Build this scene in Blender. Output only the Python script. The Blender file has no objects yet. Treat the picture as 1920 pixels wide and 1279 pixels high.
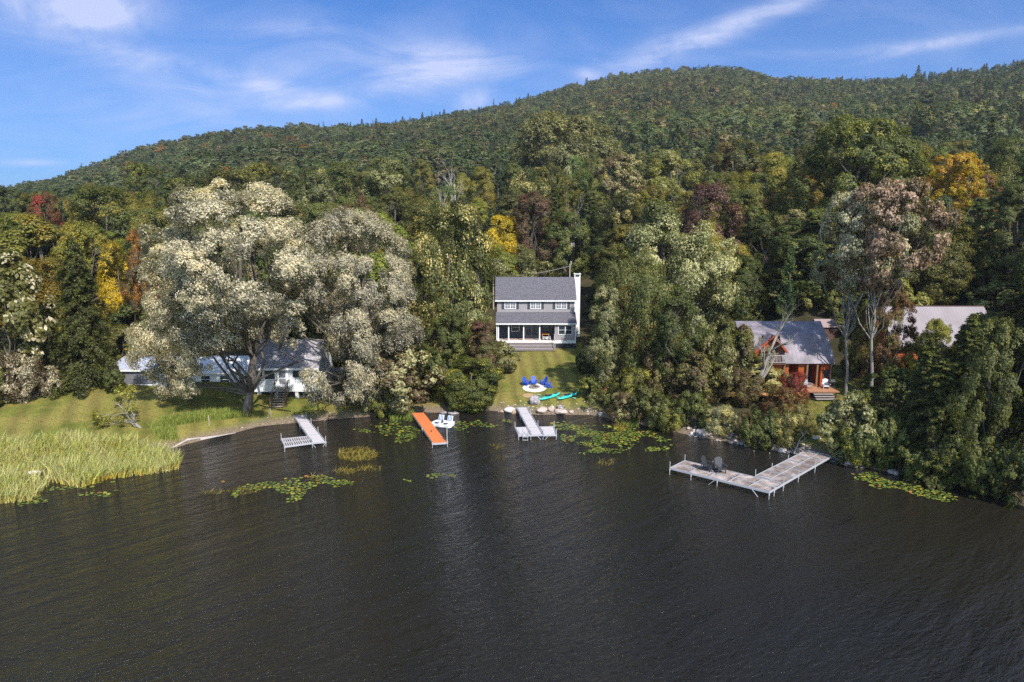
import bpy, math, random
import numpy as np
from mathutils import Vector, Matrix
PI=math.pi
sc=bpy.context.scene
C=sc.collection
PITCH=math.radians(9.8); SP,CP=math.sin(PITCH),math.cos(PITCH); F=1280.0; CH=20.5
# ---------------------------------------------------------------- camera
cd=bpy.data.cameras.new('camera'); cam=bpy.data.objects.new('camera',cd); C.objects.link(cam)
cd.sensor_width=36; cd.lens=24; cd.clip_start=.5; cd.clip_end=20000
cam.location=(0,0,CH); cam.rotation_euler=(PI/2-PITCH,0,0); sc.camera=cam
# ---------------------------------------------------------------- land shape
def ray(px,py):
    a=(px-960)/F; b=-(py-639.5)/F
    return a,CP+b*SP,-SP+b*CP
def onz(px,py,z=0.):
    a,y,w=ray(px,py); t=(z-CH)/w
    return a*t,y*t
def at_y(px,py,Y):
    a,y,w=ray(px,py); t=Y/y
    return a*t,CH+w*t
SHP=[(-900,960),(-300,900),(0,880),(150,860),(300,845),(325,840),(380,825),(440,812),(480,800),(560,792),(640,785),(700,780),(770,772),(830,774),(900,768),(1000,777),(1110,778),(1180,792),(1290,815),(1400,835),(1470,848),(1530,852),(1560,858),(1600,872),(1680,888),(1760,897),(1850,925),(1920,950),(2200,1050)]
SH=sorted(onz(*p) for p in SHP)
SX=np.array([p[0] for p in SH]+[SH[-1][0]+60]); SY=np.array([p[1] for p in SH]+[20.])
ED=[-40,-8,-1.5,0,.7,2.5,9,24,36,80,120,200,300]; EZ=[-4,-1.5,-.6,0,.4,.75,1.5,3.0,4.4,13,19,27,33]
RID=[(-900,395,760),(-300,395,740),(0,372,720),(100,355,680),(150,336,660),(200,320,640),(245,301,620),(300,284,620),(360,272,620),(420,262,630),(500,256,650),(600,256,720),(700,250,760),(800,236,800),(900,220,830),(1000,196,860),(1100,166,880),(1150,154,880),(1200,148,880),(1300,142,880),(1370,138,880),(1410,150,860),(1450,162,840),(1500,163,800),(1600,164,760),(1700,158,720),(1800,150,680),(1860,140,640),(1920,132,620),(2400,110,560),(3000,110,560)]
RA=np.array([(r[0]-960)/F*.965 for r in RID]); RP=np.array([r[1] for r in RID],float); RD=np.array([r[2] for r in RID],float)
RZ=[]
for (px,py,d) in RID: RZ.append(at_y(px,py,d)[1])
RZ=np.array(RZ)
YB=215.
def nz(x,y,s):
    return (np.sin(x/s+1.3*np.sin(y/s*.7+.5))+np.sin(y/s*1.3+1.7*np.sin(x/s*.6+2.))+np.sin((x+y)/s*.8+2.1))/3
def land(x,y):
    x=np.asarray(x,float); y=np.asarray(y,float)
    d=y-np.interp(x,SX,SY)
    e=np.interp(d,ED,EZ)
    k=np.interp(x/np.maximum(y,30),[-.8,-.45,-.1,.2,.8],[.55,.75,1.,1.05,1.15])
    e=np.where(e>3,3+(e-3)*k,e)
    e=e+np.clip((d-3)/20,0,1)*.15*nz(x,y,3.1)+np.clip((d-30)/60,0,1)*1.2*nz(x,y,17)
    a=x/np.maximum(y,30)
    rd=np.interp(a,RA,RD); rz=np.interp(a,RA,RZ)
    t=(y-YB)/(rd-YB); tc=np.clip(t,0,1)
    m=e+(rz-e)*tc**1.12
    m=m+np.sin(tc*PI)*(5*nz(x,y,60)+2.2*nz(x,y,23)-6*np.clip(np.sin(x/55.+.6*np.sin(y/80.)),0,1))
    fall=rz*np.clip(1-(t-1)*1.1,.12,1)
    z=np.where(t<0,e,np.where(t<1,m,fall))
    return np.where(y<YB-1,e,z)
def g(x,y): return float(land(x,y))
def hit(px,py,y0=25.,y1=900.):
    a,yy,w=ray(px,py); Y=y0
    while Y<y1:
        t=Y/yy
        if CH+w*t<g(a*t,Y): break
        Y+=.25
    lo,hi=Y-.25,Y
    for _ in range(12):
        m=(lo+hi)/2; t=m/yy
        if CH+w*t<g(a*t,m): hi=m
        else: lo=m
    return Vector((a*hi/yy,hi,g(a*hi/yy,hi)))
def topix(x,y,z):
    dz=z-CH; f=y*CP-dz*SP; u=y*SP+dz*CP
    return 960+F*x/f, 639.5-F*u/f
# ---------------------------------------------------------------- materials
class N:
    def __init__(s,m):
        m.use_nodes=True; s.t=m.node_tree; s.t.nodes.clear(); s.m=m
    def n(s,typ,ins=None,**k):
        q=s.t.nodes.new(typ)
        for a,b in k.items(): setattr(q,a,b)
        for i,v in (ins or {}).items():
            if hasattr(v,'links') or isinstance(v,bpy.types.NodeSocket): s.t.links.new(v,q.inputs[i])
            else: q.inputs[i].default_value=v
        return q
    def math(s,op,a,b=0.,c=0.):
        return s.n('ShaderNodeMath',{0:a,1:b,2:c},operation=op).outputs[0]
    def mix(s,f,a,b,bt='MIX'):
        q=s.t.nodes.new('ShaderNodeMix'); q.data_type='RGBA'; q.blend_type=bt
        for i,v in ((0,f),(6,a),(7,b)):
            if isinstance(v,bpy.types.NodeSocket): s.t.links.new(v,q.inputs[i])
            else: q.inputs[i].default_value=v if i==0 else (tuple(v)+(1,))[:4]
        return q.outputs[2]
    def ramp(s,f,st):
        q=s.n('ShaderNodeValToRGB',{0:f}); e=q.color_ramp.elements
        while len(e)<len(st): e.new(.5)
        for a,(p,c) in zip(e,st): a.position=p; a.color=(c if hasattr(c,'__len__') else (c,c,c))+(1,) if not(hasattr(c,'__len__') and len(c)==4) else c
        return q.outputs[0]
    def mr(s,v,a,b,c,d):
        return s.n('ShaderNodeMapRange',{0:v,1:a,2:b,3:c,4:d}).outputs[0]
    def out(s,sh,vol=None):
        o=s.t.nodes.new('ShaderNodeOutputMaterial'); s.t.links.new(sh,o.inputs[0]); return s.m
def hsvmul(nb,col,val): # multiply colour by scalar socket
    c=nb.n('ShaderNodeCombineXYZ',{0:val,1:val,2:val}).outputs[0]
    return nb.mix(1.,col,c,'MULTIPLY')
MATS={}
def mat(name,col,rough=.75,var=.25,scale=2.,bump=.15,col2=None,stretch=(1,1,1),metal=0.,fine=30.,stripe=None):
    if name in MATS: return MATS[name]
    m=bpy.data.materials.new(name); b=N(m)
    tc=b.n('ShaderNodeTexCoord').outputs['Object']
    mp=b.n('ShaderNodeMapping',{0:tc,3:stretch}).outputs[0]
    n1=b.n('ShaderNodeTexNoise',{'Vector':mp,'Scale':scale,'Detail':5.,'Roughness':.65}).outputs[0]
    n2=b.n('ShaderNodeTexNoise',{'Vector':mp,'Scale':fine,'Detail':3.}).outputs[0]
    base=b.mix(b.mr(n1,.4,.62,0.,1.),col,col2 if col2 else col)
    v=b.math('ADD',b.mr(n1,.3,.7,1-var,1+var),b.mr(n2,.3,.7,-var*.5,var*.5))
    base=hsvmul(b,base,v); h=n2
    if stripe:   # axis, spacing, depth
        ax,sp,dep=stripe
        sx=b.n('ShaderNodeSeparateXYZ',{0:tc}).outputs[ax]
        fr=b.math('FRACT',b.math('DIVIDE',sx,sp))
        ln=b.mr(fr,0.,.14,1-dep,1.)
        base=hsvmul(b,base,ln); h=b.math('ADD',h,fr)
    bp=b.n('ShaderNodeBump',{'Strength':bump,'Distance':.03,'Height':h}).outputs[0]
    p=b.n('ShaderNodeBsdfPrincipled',{'Base Color':base,'Roughness':rough,'Metallic':metal,'Normal':bp})
    MATS[name]=b.out(p.outputs[0]); return m
def leafmat(name,src,pale=(.34,.32,.24),trans=.38):
    m=bpy.data.materials.new(name); b=N(m)
    lv=b.n('ShaderNodeAttribute',attribute_name='lv').outputs['Fac']
    cv=b.n('ShaderNodeAttribute',attribute_name='cv').outputs['Fac']
    if src=='obj':
        oi=b.n('ShaderNodeObjectInfo'); c1=oi.outputs['Color']; rnd=oi.outputs['Random']
        c2=b.n('ShaderNodeAttribute',attribute_type='OBJECT',attribute_name='tint').outputs['Color']
        fl=b.n('ShaderNodeAttribute',attribute_type='OBJECT',attribute_name='fleck').outputs['Fac']
    else:
        c1=b.n('ShaderNodeAttribute',attribute_type='INSTANCER',attribute_name='tintc').outputs['Color']
        rnd=b.n('ShaderNodeObjectInfo').outputs['Random']; c2=None
    v=b.math('MULTIPLY',b.mr(lv,0,1,.55,1.5),b.mr(cv,0,1,.72,1.3))
    v=b.math('MULTIPLY',v,b.mr(rnd,0,1,.85,1.15))
    col=c1
    if c2 is not None:
        k=b.math('ADD',b.math('MULTIPLY',lv,.35),b.math('MULTIPLY',cv,.65))
        th=b.math('SUBTRACT',1.,fl)
        f=b.n('ShaderNodeMapRange',{0:b.math('SUBTRACT',k,th),1:-.06,2:.06,3:0.,4:1.}).outputs[0]
        col=b.mix(f,c1,c2)
    # slight hue drift by clump
    warm=b.mix(b.mr(cv,0,1,0,.38),col,b.mix(1.,col,(1.35,1.05,.6),'MULTIPLY'))
    col=hsvmul(b,warm,v)
    p=b.n('ShaderNodeBsdfPrincipled',{'Base Color':col,'Roughness':.52,'Specular IOR Level':.35})
    tr=b.n('ShaderNodeBsdfTranslucent',{0:b.mix(1.,col,(1.25,1.25,.55),'MULTIPLY')})
    ms=b.n('ShaderNodeMixShader',{0:trans,1:p.outputs[0],2:tr.outputs[0]})
    return b.out(ms.outputs[0])
LEAF=leafmat('leaf','obj'); LEAFFAR=leafmat('leaf_far','inst')
BARK=mat('bark',(.10,.085,.07),.9,.35,6,.5,stretch=(1,1,.25))
BARKPALE=mat('bark_pale',(.34,.31,.27),.85,.35,4,.4,(.16,.14,.12),stretch=(1,1,.4))
DEADWOOD=mat('dead_wood',(.58,.54,.50),.85,.25,5,.3,(.40,.37,.34),stretch=(1,1,.3))
# ---------------------------------------------------------------- mesh helpers
class MB:
    def __init__(s): s.v=[]; s.f=[]
    def add(s,vs,fs):
        o=len(s.v); s.v+= [tuple(v) for v in vs]; s.f+=[tuple(i+o for i in f) for f in fs]; return s
    def box(s,x0,x1,y0,y1,z0,z1,M=None):
        vs=[Vector((x,y,z)) for z in (z0,z1) for y in (y0,y1) for x in (x0,x1)]
        if M is not None: vs=[M@v for v in vs]
        return s.add(vs,[(0,2,3,1),(4,5,7,6),(0,1,5,4),(1,3,7,5),(3,2,6,7),(2,0,4,6)])
    def beam(s,p,q,w,h,up=(0,0,1)):
        p,q=Vector(p),Vector(q); d=(q-p); L=d.length; d.normalize()
        u=Vector(up); r=d.cross(u)
        if r.length<1e-4: r=d.cross(Vector((0,1,0)))
        r.normalize(); u=r.cross(d)
        vs=[b+r*a*w/2+u*c*h/2 for b in (p,q) for a,c in ((-1,-1),(1,-1),(1,1),(-1,1))]
        return s.add(vs,[(0,1,2,3),(7,6,5,4),(0,4,5,1),(1,5,6,2),(2,6,7,3),(3,7,4,0)])
    def tube(s,pts,rs,n=6,cap=True):
        o=len(s.v); pts=[Vector(p) for p in pts]; prev=Vector((1,.13,.07))
        for i,p in enumerate(pts):
            d=(pts[min(i+1,len(pts)-1)]-pts[max(i-1,0)])
            d.normalize(); r=(prev-d*prev.dot(d))
            if r.length<1e-3: r=d.orthogonal()
            r.normalize(); prev=r; u=d.cross(r)
            for k in range(n):
                a=2*PI*k/n; s.v.append(tuple(p+(r*math.cos(a)+u*math.sin(a))*rs[i]))
        for i in range(len(pts)-1):
            for k in range(n):
                a=o+i*n+k; b=o+i*n+(k+1)%n; s.f.append((a,b,b+n,a+n))
        if cap:
            s.f.append(tuple(o+(len(pts)-1)*n+k for k in range(n))); s.f.append(tuple(o+k for k in reversed(range(n))))
        return s
    def prism(s,poly,z0,z1):
        n=len(poly); s.add([(x,y,z0) for x,y in poly]+[(x,y,z1) for x,y in poly],
            [tuple(reversed(range(n))),tuple(range(n,2*n))]+[(i,(i+1)%n,n+(i+1)%n,n+i) for i in range(n)]); return s
    def mesh(s,name,smooth=False):
        me=bpy.data.meshes.new(name); me.from_pydata(s.v,[],s.f); me.validate(); 
        if smooth: me.shade_smooth()
        me.update(); return me
    def build(s,name,m,parent=None,smooth=False,loc=None,rot=None):
        me=s.mesh(name,smooth); me.materials.append(m)
        return link(name,me,parent,loc,rot)
def link(name,me,parent=None,loc=None,rot=None):
    o=bpy.data.objects.new(name,me); C.objects.link(o)
    if parent is not None: o.parent=parent
    if loc is not None: o.location=loc
    if rot is not None: o.rotation_euler=rot
    return o
def tag(o,label,cat,group=None,kind=None):
    if label: o['label']=label
    if cat: o['category']=cat
    if group: o['group']=group
    if kind: o['kind']=kind
    return o
def thing(name,label,cat,loc=(0,0,0),rz=0.,group=None,scale=None):
    o=bpy.data.objects.new(name,None); C.objects.link(o); o.location=loc; o.rotation_euler=(0,0,rz)
    o.empty_display_size=.2
    if scale: o.scale=scale
    return tag(o,label,cat,group)
def struct(name,o): o['kind']='structure'; return o
def quads(name,c,nrm,size,asp,lv,cv,tang=None,m=None,rng=None):
    n=len(c); rng=rng or np.random.default_rng(1)
    nrm=nrm/np.maximum(np.linalg.norm(nrm,axis=1,keepdims=True),1e-6)
    if tang is None: tang=rng.normal(size=(n,3))
    t=tang-nrm*np.sum(tang*nrm,1,keepdims=True); t/=np.maximum(np.linalg.norm(t,axis=1,keepdims=True),1e-6)
    b=np.cross(nrm,t); size=np.broadcast_to(size,(n,))[:,None]
    v=np.empty((n,4,3)); cu=nrm*size*.18
    v[:,0]=c+t*size*.5; v[:,1]=c+b*size*.5*asp+cu; v[:,2]=c-t*size*.5; v[:,3]=c-b*size*.5*asp+cu
    return rawquads(name,v,lv,cv,m)
def rawquads(name,v,lv,cv,m):
    n=len(v); me=bpy.data.meshes.new(name); me.vertices.add(n*4); me.vertices.foreach_set('co',v.reshape(-1).astype(np.float32))
    me.loops.add(n*4); me.loops.foreach_set('vertex_index',np.arange(n*4,dtype=np.int32))
    me.polygons.add(n); me.polygons.foreach_set('loop_start',np.arange(n,dtype=np.int32)*4)
    try: me.polygons.foreach_set('loop_total',np.full(n,4,dtype=np.int32))
    except Exception: pass
    me.update(calc_edges=True)
    for nm,a in (('lv',lv),('cv',cv)):
        at=me.attributes.new(nm,'FLOAT','FACE'); at.data.foreach_set('value',np.asarray(a,dtype=np.float32))
    if m: me.materials.append(m)
    return me
def rdir(r,n):
    v=r.normal(size=(n,3)); return v/np.linalg.norm(v,axis=1,keepdims=True)
# ---------------------------------------------------------------- tree prototypes (unit: metres; scaled per tree)
PROTO={}
def wobble(p,q,r,k,amp):
    p,q=np.array(p,float),np.array(q,float); L=np.linalg.norm(q-p)
    return [tuple(p+(q-p)*i/k+(r.normal(size=3)*amp*L*math.sin(PI*i/k) if 0<i<k else 0)) for i in range(k+1)]
def gen_broad(key,seed,H,R,cb,ncl,nleaf,leaf,asp=.7,prof=.5,bark=BARK,rcf=(.2,.34),sub=14,droop=0.,stems=1,lump=.22,limb=14,hole=0.,tr=.028,wisp=0.,flat=1.0,up=.08,extra=(),form=.52,spread=.5,cut=None):
    r=np.random.default_rng(seed); z0=cb*H
    cen=[];rad=[]
    ph=r.uniform(0,6.28,4)
    for i in range(ncl):
        t=r.beta(1.1,1.05)*.97; az=r.uniform(0,2*PI)
        e=math.sin(PI*min(1,(t*.86+.12))**(prof*2)) if prof!=.5 else math.sqrt(max(0.,1-(2*(t*.9+.08)-1)**2))
        asym=1+lump*math.sin(2*az+ph[0])+lump*.7*math.sin(3*az+ph[1]+t*4)
        rc=R*r.uniform(*rcf)
        rr=max(0,R*e*asym-rc*.7)*r.uniform(.7,1.)**.5
        if r.random()<.14: rr*=.4
        z=z0+rc*.4+(H-z0-rc*1.15)*t
        if cut and cut(rr*math.cos(az),z): continue
        cen.append((rr*math.cos(az),rr*math.sin(az),z)); rad.append(rc)
    for e_ in extra: cen.append(e_[:3]); rad.append(e_[3])
    ncl=len(cen); cen=np.array(cen); rad=np.array(rad)
    w=rad**2; w/=w.sum(); cnt=np.maximum(8,(w*nleaf)).astype(int)
    P=[];Nn=[];LV=[];CV=[];T=[];S=[]
    mid=np.array([0,0,(z0+H)/2])
    for i in range(ncl):
        n=cnt[i]; c=cen[i]; rc=rad[i]
        out=c-mid; out/=max(np.linalg.norm(out),.1)
        d=rdir(r,sub); d=d+out*.55+np.array([0,0,up]); d/=np.linalg.norm(d,axis=1,keepdims=True)
        sc_=c+d*rc*r.uniform(.65,1.05,(sub,1))*np.array([1,1,flat])
        k=r.integers(0,sub,n); rs=rc*spread
        off=rdir(r,n)*rs*r.uniform(.2,1.,(n,1))**.6; off[:,2]*=.75
        p=sc_[k]+off
        if droop: p[:,2]-=droop*r.uniform(0,1,n)**2*rc
        nn=off/rs*.75+d[k]*.45+r.normal(size=(n,3))*.42*(1.3-form)+np.array([0,0,.3])+(p-mid)/np.array([R,R,(H-z0)*.5])*form
        P.append(p);Nn.append(nn)
        cvv=r.random(); CV.append(np.clip(cvv*.6+r.random(sub)[k]*.4,0,1)); LV.append(r.random(n))
        T.append(out*.7+np.array([.5,.1,-.5*droop-.1])*1.0+r.normal(size=(n,3))*(.45 if wisp else 3))
        S.append(leaf*r.uniform(.65,1.3,n))
    P=np.concatenate(P);Nn=np.concatenate(Nn);LV=np.concatenate(LV);CV=np.concatenate(CV);T=np.concatenate(T);S=np.concatenate(S)
    crown=quads(key+'_crown',P,Nn,S,asp,LV,CV,T,LEAF,r)
    mb=MB(); top=H*.78; R0=H*tr
    for s in range(stems):
        a=2*PI*s/stems+r.uniform(0,1); sp=R*.35 if stems>1 else R*.08
        tp=(math.cos(a)*sp,math.sin(a)*sp,top*r.uniform(.85,1))
        b=(math.cos(a)*R0*1.5*(stems>1),math.sin(a)*R0*1.5*(stems>1),-.6)
        pts=wobble(b,tp,r,6,.035); rr=[R0*(1.25 if i==0 else 1-.8*i/6)/(stems**.5) for i in range(7)]
        mb.tube(pts,rr,8)
        idx=r.permutation(ncl)[:max(2,limb//stems)]
        for j in idx:
            c=cen[j]; f=min(.85,max(.25,(c[2]/H)*r.uniform(.55,.8))); q=np.array(pts[0])+(np.array(pts[6])-np.array(pts[0]))*f
            q=np.array(pts[int(f*6)]); 
            pp=wobble(q,c,r,4,.07); r1=R0*.42*(1-f*.5)/(stems**.5)
            mb.tube(pp,[r1,r1*.8,r1*.6,r1*.4,r1*.15],5)
            for _ in range(2):
                e=c+rdir(r,1)[0]*rad[j]*.9; mb.tube(wobble(pp[3],e,r,3,.08),[r1*.4,r1*.3,r1*.2,r1*.08],4)
    tm=mb.mesh(key+'_trunk',True); tm.materials.append(bark)
    if key[0]!='f': H=float(np.percentile(P[:,2],99.8)); R=float(np.percentile(np.abs(P[:,:2]),98.5))
    PROTO[key]=(crown,tm,H,R)
def gen_conifer(key,seed,H,R,nl,leaf,style='hemlock',cb=.06,bark=BARK,far=False):
    r=np.random.default_rng(seed); P=[];Nn=[];T=[];S=[];LV=[];CV=[]; mb=MB(); lean=0
    step={'hemlock':.42,'pine':1.15,'spruce':.5,'larch':.45}[style]*H/16
    z=H*cb
    while z<H*.985:
        t=(z-H*cb)/(H*(1-cb)); 
        if style=='pine': L=R*(1-t**1.9)*(.75+.25*math.sin(t*5+seed))*(.55 if t<.12 else 1); nb=r.integers(4,7); rise=.18+.5*t
        elif style=='spruce': L=R*(1-t)**.9+.15; nb=r.integers(5,8); rise=-.12+.25*t
        else: L=R*(1-t)**.72*(.85+.15*math.sin(9*t+seed))+.2; nb=r.integers(5,8); rise=-.02-.16*(1-t)
        a0=r.uniform(0,6.28)
        for k in range(nb):
            a=a0+2*PI*k/nb+r.normal()*.25; l=L*r.uniform(.42,1.25)
            if style=='pine' and r.random()<.15: continue
            dr=np.array([math.cos(a),math.sin(a),0]); pr=np.array([-math.sin(a),math.cos(a),0])
            n=max(3,int(nl*l/(R*(70 if style=='pine' else 150))*r.uniform(.8,1.2)))
            u=r.uniform(.12,1,n)**.75; wd=(.34 if style!='pine' else .27)*l*(1.02-u)*1.0+.12*R*.35
            lat=r.uniform(-1,1,n)*wd
            zz=z+rise*l*u+(-.22 if style!='pine' else .16)*l*u**2+r.normal(size=n)*(.035 if style!='pine' else .10)*l
            if style=='larch': zz+=r.normal(size=n)*.06*l
            p=dr*(l*u)[:,None]+pr*lat[:,None]; p[:,2]=zz
            P.append(p); cvv=r.random()
            nn=np.tile([0,0,1.],(n,1))*.8+dr*.35+r.normal(size=(n,3))*.45
            if style=='pine': nn=r.normal(size=(n,3))*.8+np.array([0,0,.8])+dr*.3
            Nn.append(nn); T.append(dr*1.0+pr*(np.sign(lat)*.7)[:,None]+r.normal(size=(n,3))*.3+np.array([0,0,.5 if style=='pine' else -.15]))
            S.append(leaf*r.uniform(.7,1.3,n)); LV.append(r.random(n)); CV.append(np.full(n,cvv))
            if l>R*.35 and r.random()<.5 and not far:
                mb.tube([(0,0,z),tuple(dr*l*.5+np.array([0,0,z+rise*l*.5])),tuple(dr*l*.9+np.array([0,0,z+rise*l*.85-.1*l]))],[H*.004,H*.003,H*.001],4)
        z+=step*r.uniform(.8,1.2)*(1-.45*t)
    P=np.concatenate(P);Nn=np.concatenate(Nn);T=np.concatenate(T)
    crown=quads(key+'_crown',P,Nn,np.concatenate(S),.5 if style!='pine' else .32,np.concatenate(LV),np.concatenate(CV),T,LEAF,r)
    mb.tube([(0,0,-.5),(r.normal()*.1,0,H*.5),(0,0,H*.98)],[H*.02,H*.012,.02],7)
    tm=mb.mesh(key+'_trunk',True); tm.materials.append(bark); PROTO[key]=(crown,tm,H,R)
def gen_dead(key,seed,H,spread=.45,depth=4,bark=DEADWOOD,r0=.021,n0=3,wig=.08):
    r=np.random.default_rng(seed); mb=MB()
    def br(p,d,L,rad,lv):
        k=4; pts=[p]; q=np.array(p,float); dd=np.array(d,float)
        for i in range(k):
            dd=dd+r.normal(size=3)*wig; dd[2]+=.06; dd/=np.linalg.norm(dd); q=q+dd*L/k; pts.append(tuple(q))
        mb.tube(pts,[rad*(1-.75*i/k) for i in range(k+1)],7 if lv==0 else 4)
        if lv<depth:
            for i in range(n0+(lv==0)*3):
                f=r.integers(1 if lv else 1,k+1); s=np.array(pts[f]); e=rdir(r,1)[0]; e[2]=abs(e[2])*.6
                nd=dd*.75+e*spread*1.6; nd/=np.linalg.norm(nd)
                br(tuple(s),nd,L*r.uniform(.4,.62),rad*(1-.75*f/k)*.72+.004,lv+1)
    br((0,0,-.4),(r.normal()*.08,r.normal()*.08,1),H*.62,H*r0,0)
    z=max(v[2] for v in mb.v); x=max(math.hypot(v[0],v[1]) for v in mb.v)
    tm=mb.mesh(key+'_trunk',True); tm.materials.append(bark); PROTO[key]=(None,tm,z,x)
gen_broad('A',11,16,5.2,.04,58,44000,.25,sub=20)
gen_broad('B',12,16,5.0,.03,70,46000,.24,rcf=(.15,.26),sub=18)
gen_broad('D',13,18,5.0,.12,60,42000,.25,rcf=(.17,.3),lump=.32)
gen_broad('E',14,20,4.6,.06,70,42000,.26,rcf=(.18,.3),prof=.62)
gen_broad('G',15,20,5.0,.52,60,27000,.25,bark=BARKPALE,rcf=(.14,.24),tr=.011,limb=15,lump=.3)
LOWL=[(-8.2,-1,6.5,1.5),(-7.4,.5,4.6,1.5),(-6.3,-.5,3.4,1.3),(-5.2,-1.2,5.4,1.5),(-4.2,-2,3.6,1.2),(-8.6,.5,8.6,1.5),(-7.,-1.6,8.,1.6),(-5.,-2.2,7.6,1.7),(-3.2,-2.6,5.8,1.3),(-2.4,-3.0,7.6,1.5),(-6.2,1.5,2.6,1.0),(1.,-3,8.8,1.5)]
gen_broad('W',16,24,8.6,.30,135,190000,.215,asp=.4,rcf=(.10,.19),sub=20,wisp=1,limb=28,tr=.0185,droop=.35,lump=.26,up=.3,flat=.8,spread=.36,form=.45,extra=LOWL,cut=lambda x,z: x>1.2 and z<10.8)
gen_broad('V',17,20,8.4,.05,135,170000,.215,asp=.4,rcf=(.10,.19),sub=20,wisp=1,limb=36,tr=.022,droop=.45,lump=.2,cut=lambda x,z: x<-3.2 and z<8.5,up=.3,flat=.85,spread=.36,form=.45)
gen_broad('P',18,26,9.5,.10,150,90000,.30,rcf=(.11,.19),sub=18,lump=.12)
gen_broad('S1',21,3.2,2.0,.0,46,17000,.15,stems=4,rcf=(.15,.27),tr=.02)
gen_broad('S2',22,3.4,2.2,.0,46,17000,.135,asp=.45,stems=5,rcf=(.16,.28),lump=.35,tr=.02,hole=1)
gen_broad('S3',23,4.5,2.0,.02,46,18000,.15,stems=5,rcf=(.16,.26),tr=.018,prof=.6)
gen_broad('A2',51,15,5.4,.05,60,44000,.25,sub=20,lump=.3)
gen_broad('B2',52,17,4.8,.04,64,44000,.25,sub=18,prof=.6)
gen_conifer('H',31,18,4.2,62000,.30,'hemlock')
gen_conifer('L',32,18,4.6,70000,.28,'larch',cb=.1)
gen_conifer('N',33,22,5.4,42000,.42,'pine',cb=.12)
gen_conifer('M',34,20,5.8,42000,.42,'pine',cb=.1)
gen_dead('X',41,14); gen_dead('Y',42,13,spread=.6,n0=3); gen_dead('Q',44,14,spread=.75,r0=.04,depth=4,wig=.16,bark=BARKPALE)
gen_broad('K',71,5,1.5,.3,14,1500,.17,bark=BARKPALE,limb=10,tr=.022)
gen_dead('Z',43,7,spread=.8,depth=3)
SEEN=[]
def plant(kind,key,loc,H,R,col,label,cat,rz=None,tint=None,fleck=.0,group=None,lean=0.,rnd=random):
    cr,tr,h0,r0=PROTO[key]
    o=thing(kind,label,cat,loc,rnd.uniform(0,6.28) if rz is None else rz,group,(R/r0,R/r0,H/h0))
    if lean: o.rotation_euler=(0,lean,o.rotation_euler.z) 
    t=link('trunk',tr,o)
    if cr is not None:
        c=link('crown' if cat!='shrub' else 'foliage',cr,o); c.color=(*col,1); c['tint']=[float(q) for q in (tint or col)]; c['fleck']=float(fleck)
    if cat=='shrub': t.name='stems'
    SEEN.append(o); return o
COL=dict(dark=(.058,.072,.019),green=(.084,.100,.026),mid=(.104,.116,.036),olive=(.105,.105,.030),yg=(.165,.165,.032),gold=(.235,.19,.03),yellow=(.52,.40,.025),
 rust=(.17,.085,.035),brown=(.12,.088,.045),purple=(.115,.062,.052),pale=(.20,.205,.115),silver=(.335,.322,.265),red=(.22,.035,.03),pine=(.050,.078,.038),hem=(.074,.082,.025),orange=(.42,.20,.04),straw=(.33,.30,.13))
for k_,v_ in COL.items():
    q_={'silver':1.4,'yellow':.78,'gold':.9,'pale':1.5,'straw':1.3,'orange':.8,'rust':1.1,'purple':1.15}.get(k_,1.42); COL[k_]=tuple(min(.66,c*q_) for c in v_)
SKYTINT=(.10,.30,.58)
# ---------------------------------------------------------------- the ground, one sheet
def axis(segs):
    out=[segs[0][0]]
    for a,b,st in segs:
        n=max(1,round((b-a)/st)); out+= [a+(b-a)*(i+1)/n for i in range(n)]
    return np.array(out)
gx=axis([(-6000,-1500,500),(-1500,-400,60),(-400,-100,12),(-100,-56,4),(-56,56,.6),(56,100,4),(100,400,12),(400,1500,60),(1500,6000,500)])
gy=axis([(-3000,0,500),(0,32,8),(32,50,1.5),(50,112,.6),(112,240,4),(240,1000,12),(1000,2000,100),(2000,12000,1000)])
GX,GY=np.meshgrid(gx,gy); GZ=land(GX,GY); GZ[GY<0]=-5
def poly(pts):
    out=[]
    for p in pts:
        q=hit(*p); out.append((q.x,q.y))
    return np.array(out)
def inpoly(P,x,y):
    c=np.zeros(x.shape,bool); n=len(P)
    for i in range(n):
        x1,y1=P[i]; x2,y2=P[(i+1)%n]
        k=((y1>y)!=(y2>y)); c^= k&(x<(x2-x1)*(y-y1)/((y2-y1) if y2!=y1 else 1e-9)+x1)
    return c
LAWN_L=poly([(-500,775),(-200,755),(-40,752),(60,738),(130,722),(200,720),(330,712),(345,700),(360,696),(430,715),(480,733),(600,733),(650,742),(700,745),(745,760),(748,776),(700,779),(560,790),(450,808),(330,838),(0,852),(-500,880)])
LAWN_C=poly([(770,771),(795,735),(830,715),(930,690),(955,648),(1092,642),(1100,690),(1118,735),(1126,776),(1000,775),(880,762),(800,768)])
LAWN_R=poly([(1560,688),(1650,686),(1660,735),(1600,752),(1575,800),(1560,850),(1500,845),(1470,800),(1500,757),(1575,742),(1560,715)])
PATH_M=poly([(780,740),(800,740),(815,770),(775,772)])
jx=GX+.5*nz(GX,GY,.9); jy=GY+.6*nz(GX+9,GY,.8)
mL=inpoly(LAWN_L,jx,jy); mC=inpoly(LAWN_C,jx,jy); mR=inpoly(LAWN_R,jx,jy)
dist=GY-np.interp(GX,SX,SY)
tv=np.zeros(GX.shape+(4,),np.float32)
tv[...,0]=(mL|mC|mR); tv[...,1]=mC; tv[...,2]=np.clip(1-(dist-.4)/1.3,0,1)*(dist<3); tv[...,3]=1
ny,nx=GX.shape
me=bpy.data.meshes.new('ground'); V=np.stack([GX,GY,GZ],-1).reshape(-1,3)
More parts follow.
